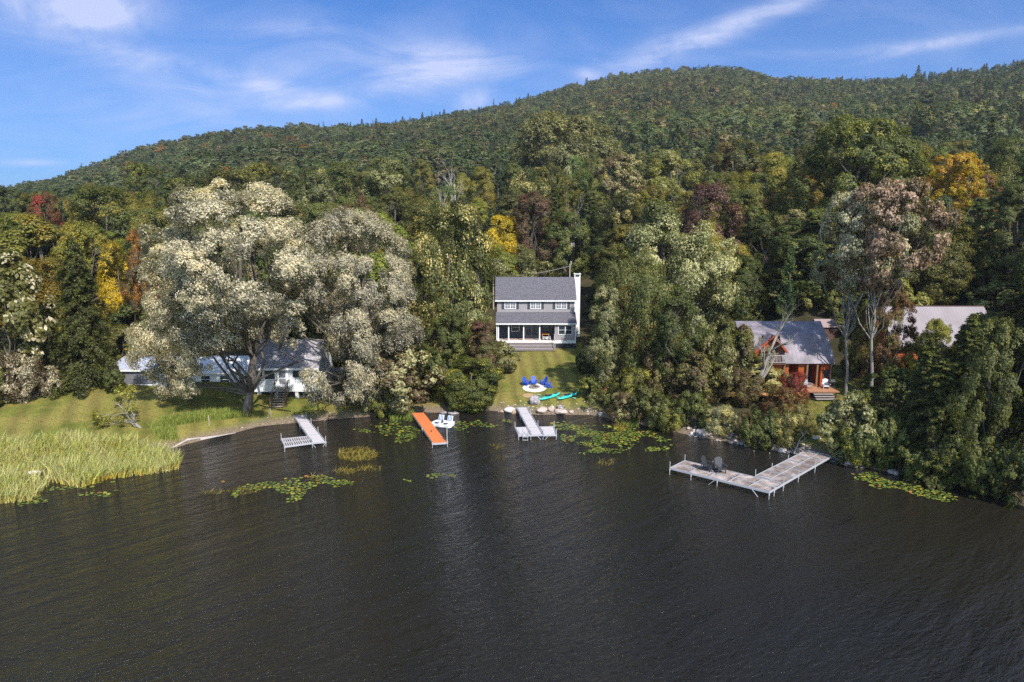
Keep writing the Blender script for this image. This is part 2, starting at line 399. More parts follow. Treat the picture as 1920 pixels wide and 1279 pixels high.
ii=np.arange(nx*ny).reshape(ny,nx); Q=np.stack([ii[:-1,:-1],ii[:-1,1:],ii[1:,1:],ii[1:,:-1]],-1).reshape(-1,4)
me.vertices.add(len(V)); me.vertices.foreach_set('co',V.reshape(-1).astype(np.float32))
me.loops.add(len(Q)*4); me.loops.foreach_set('vertex_index',Q.reshape(-1).astype(np.int32))
me.polygons.add(len(Q)); me.polygons.foreach_set('loop_start',np.arange(len(Q),dtype=np.int32)*4)
me.update(calc_edges=True); me.shade_smooth()
at=me.attributes.new('cover','FLOAT_COLOR','POINT'); at.data.foreach_set('color',tv.reshape(-1))
m=bpy.data.materials.new('ground'); b=N(m)
geo=b.n('ShaderNodeNewGeometry').outputs['Position']
cov=b.n('ShaderNodeSeparateColor',{0:b.n('ShaderNodeAttribute',attribute_name='cover').outputs['Color']})
xyz=b.n('ShaderNodeSeparateXYZ',{0:geo})
nf=b.n('ShaderNodeTexNoise',{'Vector':geo,'Scale':9.,'Detail':6.,'Roughness':.7}).outputs[0]
nm=b.n('ShaderNodeTexNoise',{'Vector':geo,'Scale':.55,'Detail':5.,'Roughness':.6}).outputs[0]
nl=b.n('ShaderNodeTexNoise',{'Vector':geo,'Scale':.14,'Detail':3.}).outputs[0]
grass=b.mix(b.mr(nm,.42,.62,0,1),(.120,.145,.024),(.235,.19,.052))
grass=b.mix(b.mr(nl,.45,.6,0,.75),grass,(.27,.215,.065))
# mowing passes
def passes(ang,wid,ox):
    u=b.math('ADD',b.math('MULTIPLY',xyz.outputs[0],math.cos(ang)),b.math('MULTIPLY',xyz.outputs[1],math.sin(ang)))
    u=b.math('ADD',u,b.math('MULTIPLY',b.math('SUBTRACT',nl,.5),1.6))
    return b.math('SINE',b.math('MULTIPLY',u,PI/wid))
pL=passes(math.radians(27),1.1,0); pC=passes(math.radians(3),.8,0)
pm=b.math('ADD',b.math('MULTIPLY',pL,b.math('SUBTRACT',1.,cov.outputs[1])),b.math('MULTIPLY',pC,cov.outputs[1]))
grass=hsvmul(b,grass,b.mr(pm,-1,1,.74,1.14))
grass=b.mix(b.mr(pm,-.2,1,0,.25),grass,(.165,.17,.03))
grass=hsvmul(b,grass,b.mr(nf,.3,.7,.72,1.25))
floor_=b.mix(b.mr(nm,.4,.6,0,1),(.038,.034,.018),(.075,.055,.03))
floor_=b.mix(b.mr(nf,.5,.62,0,.8),floor_,(.055,.07,.022))
soil=b.mix(b.mr(nf,.4,.6,0,1),(.12,.085,.06),(.26,.20,.15))
col=b.mix(b.math('MULTIPLY',cov.outputs[0],1.),floor_,grass)
col=b.mix(b.math('MULTIPLY',cov.outputs[2],b.mr(nf,.35,.5,.5,1.)),col,soil)
bp=b.n('ShaderNodeBump',{'Strength':.7,'Distance':.08,'Height':nf}).outputs[0]
p=b.n('ShaderNodeBsdfPrincipled',{'Base Color':col,'Roughness':.95,'Specular IOR Level':.15,'Normal':bp})
me.materials.append(b.out(p.outputs[0])); struct('ground',link('ground',me))
# ---------------------------------------------------------------- water
m=bpy.data.materials.new('lake_water'); b=N(m)
geo=b.n('ShaderNodeNewGeometry').outputs['Position']
r1=b.n('ShaderNodeMapping',{0:geo,2:(0,0,math.radians(42)),3:(2.4,.55,1)},vector_type='TEXTURE').outputs[0]
r2=b.n('ShaderNodeMapping',{0:geo,2:(0,0,math.radians(28)),3:(1.2,.45,1)},vector_type='TEXTURE').outputs[0]
w1=b.n('ShaderNodeTexNoise',{'Vector':r1,'Scale':.40,'Detail':2.5,'Roughness':.45,'Distortion':.35}).outputs[0]
w2=b.n('ShaderNodeTexNoise',{'Vector':r2,'Scale':1.9,'Detail':4.,'Roughness':.6,'Distortion':.5}).outputs[0]
w3=b.n('ShaderNodeTexNoise',{'Vector':r1,'Scale':7.,'Detail':3.,'Roughness':.6}).outputs[0]
gust=b.n('ShaderNodeTexNoise',{'Vector':geo,'Scale':.035,'Detail':3.}).outputs[0]
gk=b.mr(gust,.35,.65,.45,1.3)
h=b.math('ADD',b.math('MULTIPLY',w1,.58),b.math('ADD',b.math('MULTIPLY',w2,.24),b.math('MULTIPLY',w3,.04)))
h=b.math('MULTIPLY',h,gk)
bp=b.n('ShaderNodeBump',{'Strength':1.,'Distance':1.,'Height':h}).outputs[0]
dk=b.mix(b.mr(gust,.4,.65,0,1),(.015,.013,.009),(.0105,.011,.0115))
p=b.n('ShaderNodeBsdfPrincipled',{'Base Color':dk,'Roughness':.07,'IOR':1.33,'Normal':bp})
wm=b.out(p.outputs[0])
wx=axis([(-6000,-200,800),(-200,200,20),(200,6000,800)]); wy=axis([(-3000,0,500),(0,160,20),(160,200,40)])
vs=[(x,y,0.) for y in wy for x in wx]; k=len(wx)
wme=bpy.data.meshes.new('water'); wme.from_pydata(vs,[],[(j*k+i,j*k+i+1,(j+1)*k+i+1,(j+1)*k+i) for j in range(len(wy)-1) for i in range(k-1)])
wme.materials.append(wm); struct('water',link('water',wme))
# ---------------------------------------------------------------- sky, sun
SAZ=math.radians(28); SEL=math.radians(45)     # sun stands behind the camera to the right
sd=Vector((math.sin(SAZ)*math.cos(SEL),-math.cos(SAZ)*math.cos(SEL),math.sin(SEL)))
L=bpy.data.lights.new('sun','SUN'); L.energy=3.9; L.angle=math.radians(.53); L.color=(1.,.945,.86)
lo=bpy.data.objects.new('sun',L); C.objects.link(lo); lo.rotation_euler=(-sd).to_track_quat('-Z','Y').to_euler(); lo.location=(60,-60,80)
wd=bpy.data.worlds.new('World'); sc.world=wd; wd.use_nodes=True; b=N.__new__(N); b.t=wd.node_tree; b.t.nodes.clear(); b.m=wd
sky=b.n('ShaderNodeTexSky',sky_type='NISHITA'); sky.sun_disc=False; sky.sun_elevation=SEL; sky.sun_rotation=PI-SAZ if False else math.atan2(sd.x,sd.y)
sky.air_density=1.; sky.dust_density=.35; sky.ozone_density=2.2; sky.altitude=200
gen=b.n('ShaderNodeTexCoord').outputs['Generated']; s=b.n('ShaderNodeSeparateXYZ',{0:gen})
yy=b.math('MAXIMUM',s.outputs[1],.02)
U=b.math('DIVIDE',s.outputs[0],yy); V_=b.math('DIVIDE',s.outputs[2],yy)
front=b.mr(s.outputs[1],.05,.2,0.,1.)
def uv(px,py):
    a,y,w=ray(px,py); return a/y,w/y
cuv=b.n('ShaderNodeCombineXYZ',{0:U,1:V_,2:0.}).outputs[0]
wm1=b.n('ShaderNodeMapping',{0:cuv,2:(0,0,math.radians(-10)),3:(2.2,8.,1)}).outputs[0]
n1=b.n('ShaderNodeTexNoise',{'Vector':wm1,'Scale':2.2,'Detail':8.,'Roughness':.6,'Distortion':.9}).outputs[0]
n2=b.n('ShaderNodeTexNoise',{'Vector':cuv,'Scale':12.,'Detail':7.,'Roughness':.62,'Distortion':.4}).outputs[0]
wisp=b.mr(n1,.36,.66,0.,1.); puff=b.mr(n2,.33,.62,.25,1.)
tot=b.math('MULTIPLY',b.math('POWER',wisp,1.4),.13)
# clouds: centre px, half length, half height, tilt, strength, wispy(1)/puffy(0)
for (px,py,lx,ly,tl,st,wi) in [(135,8,120,34,6,1.9,0),(185,32,60,14,-5,.9,0),(560,52,60,12,-2,.6,1),(860,118,95,26,4,1.1,1),(800,145,90,22,-8,.8,1),(1390,42,150,17,-21,1.3,1),(1290,82,70,18,-10,.8,1),
    (1310,112,150,10,-3,.6,1),(1780,78,170,9,-9,.7,1),(1680,92,120,14,-6,.4,1),(886,188,26,16,-20,.9,0),(1100,140,22,9,10,.7,0),(200,100,230,24,14,.5,1),(500,165,90,13,10,.65,1),(560,195,110,10,-5,.6,1),(350,120,160,12,12,.35,1),(60,305,55,6,0,.6,0),(690,120,260,60,0,.35,1),(300,210,330,60,0,.28,1)]:
    u0,v0=uv(px,py); a=lx/F*1.05; c=ly/F*1.08; t=math.radians(-tl)
    du=b.math('SUBTRACT',U,u0); dv=b.math('SUBTRACT',V_,v0)
    e1=b.math('DIVIDE',b.math('ADD',b.math('MULTIPLY',du,math.cos(t)),b.math('MULTIPLY',dv,math.sin(t))),a)
    e2=b.math('DIVIDE',b.math('SUBTRACT',b.math('MULTIPLY',dv,math.cos(t)),b.math('MULTIPLY',du,math.sin(t))),c)
    q=b.math('ADD',b.math('MULTIPLY',e1,e1),b.math('MULTIPLY',e2,e2))
    gss=b.math('EXPONENT',b.math('MULTIPLY',q,-1.))
    nn=b.math('ADD',b.math('MULTIPLY',wisp,.75),b.math('MULTIPLY',puff,.35)) if wi else puff
    tot=b.math('ADD',tot,b.math('MULTIPLY',b.math('MULTIPLY',gss,nn),st))
tot=b.math('MULTIPLY',b.math('MINIMUM',tot,1.),front)
skyc=b.mix(1.,sky.outputs[0],b.mix(b.mr(s.outputs[1],-.1,.4,0.,1.),(1.28,1.24,1.14),SKYTINT),'MULTIPLY')  # sky behind the camera is brightened as added fill for the shaded foliage
el=b.mr(s.outputs[2],.03,.29,1.,0.)
skyc=b.mix(b.math('MULTIPLY',el,.55),skyc,(1.42,2.05,3.75))
colr=b.mix(b.math('MULTIPLY',tot,.72),skyc,(3.3,3.5,4.6))
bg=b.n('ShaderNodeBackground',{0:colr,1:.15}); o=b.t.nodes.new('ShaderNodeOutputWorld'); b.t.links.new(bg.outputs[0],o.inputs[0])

# ---------------------------------------------------------------- thin air haze
mb=MB(); mb.box(-1400,1400,-60,1250,-6,330)
m=bpy.data.materials.new('air'); m.use_nodes=True; t_=m.node_tree; t_.nodes.clear(); v_=t_.nodes.new('ShaderNodeVolumePrincipled'); v_.inputs['Color'].default_value=(.80,.86,.97,1); v_.inputs['Density'].default_value=.00014; v_.inputs['Anisotropy'].default_value=.2
o_=t_.nodes.new('ShaderNodeOutputMaterial'); t_.links.new(v_.outputs[0],o_.inputs['Volume'])
hz_=mb.build('haze',m); tag(hz_,'thin bluish air haze over the lake and the far hill','haze',kind='stuff')
# ---------------------------------------------------------------- trees seen one by one
R_=random.Random(5)
def hero(kind,key,px,ptop,wpx,col,label,base=None,ymin=None,H=19.,tint=None,fleck=0.,cat='tree',rz=None,lean=0.,grp=None):
    if base is not None:
        P=hit(*base); Y=P.y; x=P.x; z0=P.z; _,zt=at_y(px,ptop,Y); Hh=zt-z0
    else:
        Y=ymin
        while Y<330:
            x,zt=at_y(px,ptop,Y); z0=g(x,Y)
            if z0+H>=zt: break
            Y+=1.
        Hh=zt-z0
    f=Y*CP-(z0-CH)*SP
    R=max(.4,wpx/F*f/2)
    if base is None and PROTO[key][0] is not None:
        Hn=max(Hh,.92*PROTO[key][2]*R/PROTO[key][3]); z0-=Hn-Hh; Hh=Hn
    o=plant(kind,key,(x,Y,z0-.1),max(.8,Hh+.1),R,COL[col] if isinstance(col,str) else col,label,cat,rz=rz,tint=(COL[tint] if isinstance(tint,str) else tint),fleck=fleck,group=grp,lean=lean,rnd=R_)
    HERO.append((x,Y,R)); HPX.append((px,ptop,wpx,Y,f*0+Hh/f*F)); return o
HERO=[]; HPX=[]
# shore row
hero('willow_tree','W',428,345,385,(.215,.195,.125),'huge pale silvery willow with spreading crown, thick trunk by the white cabin',base=(458,777),tint='silver',fleck=.58,rz=0)
hero('willow_tree','V',716,398,305,(.23,.195,.135),'second silvery willow, drooping low between the white cabin and orange dock',base=(668,758),tint='silver',fleck=.66,rz=0)
hero('willow_tree','S3',742,640,150,'brown','low drooping willow branch thicket at the foot of the second willow',base=(748,772),tint='pale',fleck=.45)
hero('larch_tree','L',168,440,130,'hem','dark feathery conifer standing at the back edge of the left lawn',base=(165,726),tint='dark',fleck=.3)
hero('birch_tree','S3',20,470,200,'olive','grey brown tree with pale leaf tips at the far left edge',base=(10,735),tint='silver',fleck=.3)
hero('maple_tree','A',856,385,158,'mid','tall pale green tree between the second willow and the grey house',base=(842,705),tint='straw',fleck=.4)
hero('maple_tree','B',884,498,108,'mid','pale leaved tree overhanging the left end of the grey house',base=(884,700),tint='pale',fleck=.45)
hero('maple_tree','A',868,672,118,'green','small bright green tree standing on the boulder shore',base=(882,768),tint='yg',fleck=.35)
hero('maple_tree','D',920,600,96,'olive','purple tinged tree left of the porch steps',base=(908,722),tint='purple',fleck=.45)
hero('maple_tree','B',830,590,100,'green','mid green tree behind the small shoreline tree',base=(838,728),tint='yg',fleck=.2)
hero('maple_tree','D',1160,535,104,'mid','pale leafed tree reaching over the right side of the centre lawn',base=(1142,742),tint='pale',fleck=.5)
hero('maple_tree','A2',1205,470,125,'mid','rusty topped tree right of the grey house chimney',base=(1205,742),tint='rust',fleck=.22)
hero('maple_tree','B2',1235,378,160,'mid','tall cream flecked tree behind the rusty topped tree',ymin=95,H=19,tint='pale',fleck=.5)
hero('maple_tree','A2',1315,420,165,'mid','broad pale cream tree above the brushy bank',ymin=90,H=18,tint='pale',fleck=.5)
hero('maple_tree','E',1268,540,110,'dark','dark green tree in the brush below the broad pale tree',base=(1262,760))
hero('spruce_tree','H',1128,470,70,'hem','dark narrow conifer beside the grey house chimney',ymin=110,H=17)
hero('aspen_tree','G',1565,355,165,'pale','tall white trunked tree beside the log cabin deck',base=(1585,742),tint='silver',fleck=.5)
hero('aspen_tree','G',1665,338,190,'brown','tall pinkish crowned tree with pale leaning trunk',base=(1632,752),tint=(.33,.25,.21),fleck=.5)
hero('maple_tree','B',1640,535,105,'rust','small reddish brown tree in front of the tall pinkish tree',base=(1650,735),tint='olive',fleck=.4)
hero('maple_tree','D',1560,560,60,'green','slender green tree right behind the log cabin roof',base=(1597,712),tint='yg',fleck=.3)
hero('hemlock_tree','H',1725,668,150,'hem','feathery green hemlock leaning over the right hand water edge',base=(1745,896),tint='green',fleck=.4)
hero('hemlock_tree','H',1722,632,105,'hem','green hemlock below the far right metal roof',base=(1722,850),tint='green',fleck=.4)
hero('hemlock_tree','H',1905,430,190,(.13,.115,.035),'big golden green hemlock at the right edge above the water',base=(1960,905),tint='olive',fleck=.5)
hero('hemlock_tree','H',1905,300,150,(.11,.105,.035),'tall hemlock filling the upper right edge behind the golden one',base=(1930,790),tint='olive',fleck=.3)
hero('maple_tree','D',1838,600,140,'mid','dark bushy tree overhanging the water near the right edge',base=(1850,908))
hero('maple_tree','H',1790,585,120,'green','dark green tree right in front of the far right metal roof',base=(1800,820),tint='green',fleck=.4)
hero('maple_tree','D',1740,600,80,'yg','bright lime topped small tree before the far right metal roof',base=(1742,760))
hero('dead_tree','Q',1445,552,120,'mid','big grey half dead tree leaning over the log cabin',base=(1412,750),lean=.14,rz=0)
hero('dead_tree','X',1300,590,60,'mid','bare forked white trunk in the brush left of the log cabin',base=(1298,730),rz=2)
hero('dead_tree','Z',1512,795,60,'mid','leaning bare white birch trunk beside the long L dock',base=(1487,852),lean=.35,rz=0)
hero('dead_tree','X',856,292,80,'mid','bare white dead tree rising above the flecked woods left of the house',ymin=108,H=20,rz=1)
hero('dead_tree','Y',828,305,45,'mid','thinner bare white dead tree just left of the other dead one',ymin=109,H=20)
hero('dead_tree','Y',1072,340,60,'mid','small bare trunk among dark trees above the grey house',ymin=112,H=18)
hero('dead_tree','Y',287,400,40,'mid','bare grey trunk above the left lawn behind the large willow',ymin=100,H=18)
hero('dead_tree','Y',250,450,40,'mid','bare pale trunk beside the dark feathery conifer',ymin=92,H=14)
hero('birch_sapling','K',215,722,95,'yg','thin leaning white birch sapling between cattails and lawn',base=(262,802),lean=-.75,rz=0)
hero('hemlock_tree','H',1785,700,130,'green','green drooping hemlock between the leaning hemlock and right frame edge',base=(1790,905),tint='mid',fleck=.4)
# named trees in the belt
T=[('maple_tree','E',60,408,185,'yg','gold','broad yellow green tree above the left lawn edge',92,15,.4),
('maple_tree','D',150,418,120,'yg','gold','golden green tree left of the dark feathery conifer',96,16,.35),
('maple_tree','A',215,455,90,'gold','yellow','yellow orange tree behind the dark feathery conifer',92,14,.45),
('maple_tree','D',262,430,70,'brown','orange','orange flecked slim tree between conifer and large willow',90,16,.4),
('maple_tree','B',5,350,90,'dark','green','dark green tree cut by the left edge',118,17,.2),
('maple_tree','B',80,362,65,'rust','red','reddish brown tree above the yellow green one at far left',122,16,.4),
('maple_tree','A',190,350,150,'green','gold','green and gold tree with orange top left of the large willow',115,17,.25),
('maple_tree','D',268,306,95,'green','yg','tall green tree standing above the left woods',135,20,.2),
('maple_tree','B',345,330,130,'dark','olive','dark rounded tree above the left flank of the large willow',128,18,.3),
('maple_tree','A',420,318,140,'olive','yg','olive tree directly above the large willow top',140,18,.3),
('maple_tree','D',500,305,110,'olive','yg','light olive tree above and right of the large willow top',150,18,.4),
('maple_tree','B',588,320,110,'mid','pale','pale flecked tree above the gap between the willows',135,18,.4),
('maple_tree','A',650,305,130,'green','dark','green tree above the second willow',150,18,.3),
('maple_tree','B',722,296,110,'mid','pale','pale flecked round tree up slope of the second willow',140,19,.4),
('maple_tree','D',790,300,62,'gold','green','golden brown narrow tree left of the white dead trees',132,18,.4),
('maple_tree','D',905,315,80,'gold','green','gold and green tree right of the white dead trees',136,18,.35),
('maple_tree','A',800,375,110,'olive','gold','yellow olive tree below the white dead trees',108,17,.3),
('maple_tree','A',945,405,92,'yg','yellow','bright yellow tree behind the left end of the grey roof',108,14,.85),
('poplar_tree','P',1055,212,235,'olive',(.22,.22,.09),'huge pale olive poplar towering above the grey house',112,28,.6),
('maple_tree','D',1000,360,120,'brown','purple','purple brown tree below the huge poplar',112,18,.4),
('maple_tree','B',1060,395,110,'green','mid','mid green tree behind the grey house roof',108,15,.4),
('maple_tree','D',1160,290,120,'brown','pale','greyish mauve tree right of the huge poplar',128,20,.4),
('maple_tree','E',1255,285,110,'yg','pale','light yellow green dome shaped tree right of the mauve one',125,19,.4),
('maple_tree','B',1222,350,80,'gold','yg','small golden yellow tree above the tall cream flecked tree',108,17,.4),
('maple_tree','A',1340,345,125,'purple','brown','purple leaved tree in the middle of the right hand woods',108,18,.3),
('maple_tree','B',1380,262,130,'olive','rust','olive and rust tree high in the right hand woods',150,19,.3),
('maple_tree','A',1440,290,120,'yg','gold','yellow green tree above the log cabin',132,19,.3),
('maple_tree','D',1500,325,130,'gold','rust','golden brown tree left of the tall white trunked tree',118,19,.3),
('oak_tree','P',1612,218,215,'green','yg','large dark green oak on the upper right slope',112,25,.3),
('maple_tree','D',1700,330,90,'brown','olive','brown olive tree between the large oak and yellow tree',112,18,.3),
('maple_tree','G',1795,288,120,'yellow','orange','bright yellow orange tree high on the right',108,19,.35),
('maple_tree','B',1820,305,110,'rust','gold','rusty orange tree just behind the bright yellow one',118,18,.4),
('maple_tree','A',1720,275,90,'gold','green','gold green tree right of the large oak',128,18,.4),
('pine_tree','M',1742,170,165,'pine','mid','large spreading pine above the right hand woods',150,25,.35),
('pine_tree','N',1500,198,95,'dark','pine','dark pine left of the large oak',150,25,.3),
('pine_tree','N',1862,212,95,'pine','mid','lighter pine at the upper right',145,22,.45),
('pine_tree','N',1212,222,85,'pine','dark','blue green pine right of the huge poplar',150,23,.3),
('pine_tree','M',1275,228,95,'pine','mid','blue green pine second to the right of the huge poplar',155,22,.3),
('pine_tree','N',1340,238,80,'pine','dark','blue green pine third to the right of the huge poplar',155,21,.3),
('pine_tree','N',1400,215,60,'pine','dark','narrow blue green pine on the skyline of the right woods',165,22,.3),
('maple_tree','A',1900,260,120,'green','olive','green tree below the pine at the upper right edge',128,18,.3),
('maple_tree','B',1440,400,120,'dark','olive','dark shady tree above the log cabin ridge',104,17,.3),
('maple_tree','D',1400,480,110,'dark','green','dark tree just left of the log cabin roof',92,15,.3),
('hemlock_tree','H',1415,500,110,'hem','olive','olive hemlock behind the left end of the log cabin roof',98,15,.5),
('maple_tree','A',1700,440,130,'green','dark','green tree behind the far right metal roof',106,17,.3),
('maple_tree','B',1780,440,130,'green','olive','olive green tree above the far right metal roof',108,17,.3),
('hemlock_tree','H',1850,450,130,'hem','olive','golden brown hemlock right of the far right metal roof',104,18,.5),
]
for k,key,px,pt,w,c1,c2,lab,ym,H,fl in T:
    hero(k,key,px,pt,w,c1,lab,ymin=ym,H=H,tint=c2,fleck=fl)
# shrubs: base px,py ; top py ; width ; colours
SHR=[(30,752,660,120,'brown','silver','pale tipped bush at the far left lawn edge','S2'),(85,742,690,80,'brown','silver','rounded brownish bush right of the pale tipped bush','S2'),(-20,765,680,90,'green','olive','green bush at the left frame edge','S1'),
(120,733,700,50,'green','dark','low dark bush left of the dark feathery conifer','S1'),(215,735,690,50,'dark','green','dark bush before the low white shed','S1'),
(640,750,700,60,'brown','silver','silvery bush beside the second willow trunk','S2'),(700,772,690,90,'olive','pale','olive bush under the second willow','S2'),(720,784,735,60,'yg','green','bright low bush at the water under the second willow','S1'),
(835,742,690,50,'brown','pale','brownish bush left of the small shoreline tree','S2'),(905,755,700,70,'dark','green','dark bush right of the small shoreline tree','S1'),(940,700,640,60,'olive','pale','pale flecked bush by the porch steps','S3'),
(850,768,720,50,'dark','green','dark low bush behind the shore boulders','S1'),
(1115,745,700,70,'green','yg','green bush in front of the orange wooden fence panel','S1'),(1150,765,720,80,'mid','pale','grey green bush behind the lily shore','S2'),(1185,770,690,90,'olive','yg','yellow olive bush above the lily shore','S2'),
(1175,792,735,80,'brown','pale','brown bush at the water by the big lily patch','S2'),(1215,798,725,90,'olive','mid','olive bush overhanging the water edge','S1'),(1250,806,745,80,'mid','yg','rounded green bush at the water edge','S2'),
(1245,760,650,100,'brown','olive','brownish mid bank bush','S2'),(1295,770,660,100,'brown','olive','olive brown bush in the middle of the brushy bank','S3'),(1300,800,735,70,'green','mid','green bush beside the flat lakeside rock','S1'),
(1345,745,625,130,'olive','pale','large olive brown bush left of the log cabin','S2'),(1350,812,760,80,'pale','straw','pale grassy willow bush above the flat shore rock','S2'),(1390,760,690,90,'brown','olive','brown bush under the leaning grey tree','S2'),
(1392,728,612,95,'brown','olive','tall brownish bush covering the left end of the log cabin','S3'),(1355,735,600,100,'olive','green','tall olive bush left of the log cabin roof','S3'),(1425,735,650,60,'straw','pale','thin cream leafed bush under the log cabin balcony','S2'),(1395,722,655,110,'olive','straw','yellow cream leafed bush before the log cabin','S3'),(1425,740,680,90,'straw','pale','pale yellow bush at the leaning tree foot','S3'),(1455,738,690,70,'straw','olive','cream bush left of the red shrub','S2'),
(1487,752,698,58,'red','purple','deep red shrub in front of the log cabin porch','S2'),(1470,780,725,80,'rust','olive','rusty bush below the red shrub','S2'),(1430,838,770,85,'green','mid','leafy green bush on the stony bank','S1'),
(1470,835,775,70,'olive','straw','yellow olive bush beside the leaning birch','S2'),(1395,820,775,55,'brown','olive','small brown bush on the stony bank','S2'),(1500,815,760,60,'straw','olive','straw coloured bush above the L dock','S2'),
(1590,860,735,110,'mid','pale','big pale green bush behind the dock landing','S3'),(1600,872,800,90,'green','yg','low green bush by the dock landing','S1'),(1645,870,770,100,'green','mid','green bush right of the dock landing','S1'),
(1640,780,735,90,'mid','pale','pale bush below the pale leaning trunk','S2'),(1670,790,690,90,'dark','green','dark green bush below the far right roof','S3'),(1690,888,810,90,'green','dark','dark green bush over the large shore rock','S1'),
(1730,830,740,90,'olive','green','olive bush behind the leaning hemlock','S2'),(1775,905,800,100,'mid','green','leafy bush over the water right of the hemlock','S1'),(1820,905,810,110,'green','mid','wide leafy bush overhanging the right water','S1'),
(1815,850,765,50,'red','rust','small red leafed shrub near the right edge','S2'),(1865,925,820,110,'green','dark','green bush over the water close to the right edge','S1'),(1915,945,830,120,'dark','green','dark bush in the lower right corner','S1'),
(1870,850,740,110,'dark','olive','dark bush behind the red leafed shrub','S3'),(1750,720,640,90,'green','dark','green bush in front of the far right cabin','S3'),(1828,760,590,110,'green','dark','tall dark bush right of the far right cabin','S3'),
(1690,700,672,40,'yg','green','lime green small bush at the far right cabin corner','S1'),(1640,700,650,60,'green','yg','green bush beyond the log cabin lawn','S1'),(1605,700,665,50,'mid','yg','small green bush behind the white trunked tree','S1'),
(1330,690,620,100,'green','olive','green bush behind the olive brown bank','S3'),(1100,700,650,40,'dark','green','dark bush at the right edge of the centre lawn','S1'),(1142,700,610,80,'mid','pale','pale bush between house chimney and lawn tree','S3'),
(815,735,655,60,'dark','green','dark bush behind the path to the orange dock','S3'),(775,748,690,60,'olive','brown','olive bush left of the path to the orange dock','S2')]
for bx,by,ty,w,c1,c2,lab,key in SHR:
    hero('shrub',key,bx,ty,w,c1,lab,base=(bx,by),tint=c2,fleck=R_.uniform(.3,.5),cat='shrub')
# ---------------------------------------------------------------- filler trees of the belt, each a thing
SKY=[(-400,375),(0,352),(60,345),(100,355),(200,338),(300,320),(400,312),(520,300),(620,300),(760,305),(900,300),(1000,290),(1150,262),(1250,255),(1400,262),(1500,262),(1700,262),(1920,262),(2400,250)]
FR=[(-600,96),(-60,90),(60,88),(200,86),(700,84),(925,86),(1560,84),(1575,86),(1660,86),(1680,84),(1850,84),(1965,84),(1990,46),(2600,46)]
BLK=[(195,480,91),(462,612,86),(888,1145,112),(1362,1568,86),(1674,1846,87.5)]
PAL=[(0,['yg','gold','green','olive','green','mid']),(330,['green','mid','olive','dark','mid','brown']),(700,['green','mid','dark','olive','yg']),(950,['dark','green','mid','olive','green']),(1200,['olive','mid','green','yg','brown','green']),(1500,['green','dark','olive','mid','hem'])]
CW=dict(dark='dark green',green='green',mid='grey green',olive='olive',yg='yellow green',gold='golden',brown='brownish',rust='rusty',pine='blue green',hem='deep green')
ZN=[(-999,'beyond the far left lawn'),(150,'behind the dark feathery conifer'),(330,'above the large willow'),(560,'above the second willow'),(800,'left of the grey house'),(930,'above the grey house roof'),(1090,'right of the grey house chimney'),(1250,'above the brushy bank'),(1420,'above the log cabin'),(1570,'behind the tall white trunked trees'),(1720,'above the far right metal roof')]
pts=[]; k=0
for yr in np.arange(48,196,7.2):
    for xr in np.arange(-.86*yr,.86*yr,7.6):
        pts.append((xr+R_.uniform(-2.6,2.6),yr+R_.uniform(-2.4,2.4)))
AUTO=[]
for x,y in pts:
    px,_=topix(x,y,g(x,y)+10)
    if px<-90 or px>2140: continue
    if y<g(x,y)*0+float(np.interp(x,SX,SY))+3: continue
    if y<np.interp(px,[f[0] for f in FR],[f[1] for f in FR]): continue
    if any(a_<px<b_ and y<y_ for a_,b_,y_ in BLK): continue
    if any((x-hx)**2+(y-hy)**2<(2.5+hr*.45)**2 for hx,hy,hr in HERO): continue
    z0=g(x,y); H=R_.uniform(13,20); sk=np.interp(px,[s[0] for s in SKY],[s[1] for s in SKY])+R_.uniform(0,26)
    for hx_,ht,hw,hy,hh in HPX:
        if hy>y+1 and ht<430 and abs(px-hx_)<hw*.5+18: sk=max(sk,ht+min(75,hh*.4))
    zt=at_y(px,sk,y)[1]
    if z0+H>zt: H=zt-z0
    if H<7: continue
    AUTO.append((x,y,z0,H,px))
print('auto trees',len(AUTO))
REL=[]
for i,(x,y,z0,H,px) in enumerate(AUTO):
    pal=[p for p in PAL if px>=p[0] or p[0]==0][-1][1]; c=R_.choice(pal); c2=R_.choice(pal+['pale','straw','gold'])
    u=R_.random()
    if u<.12 or (px>1150 and y>140 and u<.4): kind,key,c=('pine_tree',R_.choice('NM'),'pine'); R=H*R_.uniform(.2,.28)
    elif u<.24: kind,key,c=('hemlock_tree','H',R_.choice(['hem','pine'])); R=H*R_.uniform(.18,.24)
    else: kind,key=('broadleaf_tree',R_.choice(['A','B','D','E','A2','B2'])); R=R_.uniform(3.6,5.4)
    zone=[zz for zz in ZN if px>=zz[0]][-1][1]
    row='lower slope' if y<118 else ('middle slope' if y<150 else 'upper slope')
    w={'pine_tree':'pine','hemlock_tree':'hemlock','broadleaf_tree':'broadleaf tree'}[kind]
    col=tuple(q*R_.uniform(.85,1.15) for q in COL[c])
    zx=[zz[0] for zz in ZN if px>=zz[0]][-1]; 
    w=('tall ' if H>17 else ('low ' if H<13.5 else ''))+w
    o=plant(kind,key,(x,y,z0-.1),H,R,col,f"{CW.get(c,c)} {w}, {row}, {zone}",'tree',tint=COL[c2],fleck=R_.uniform(.1,.45),group='trees of the woods behind the houses',rnd=R_)
    REL.append((px,o))
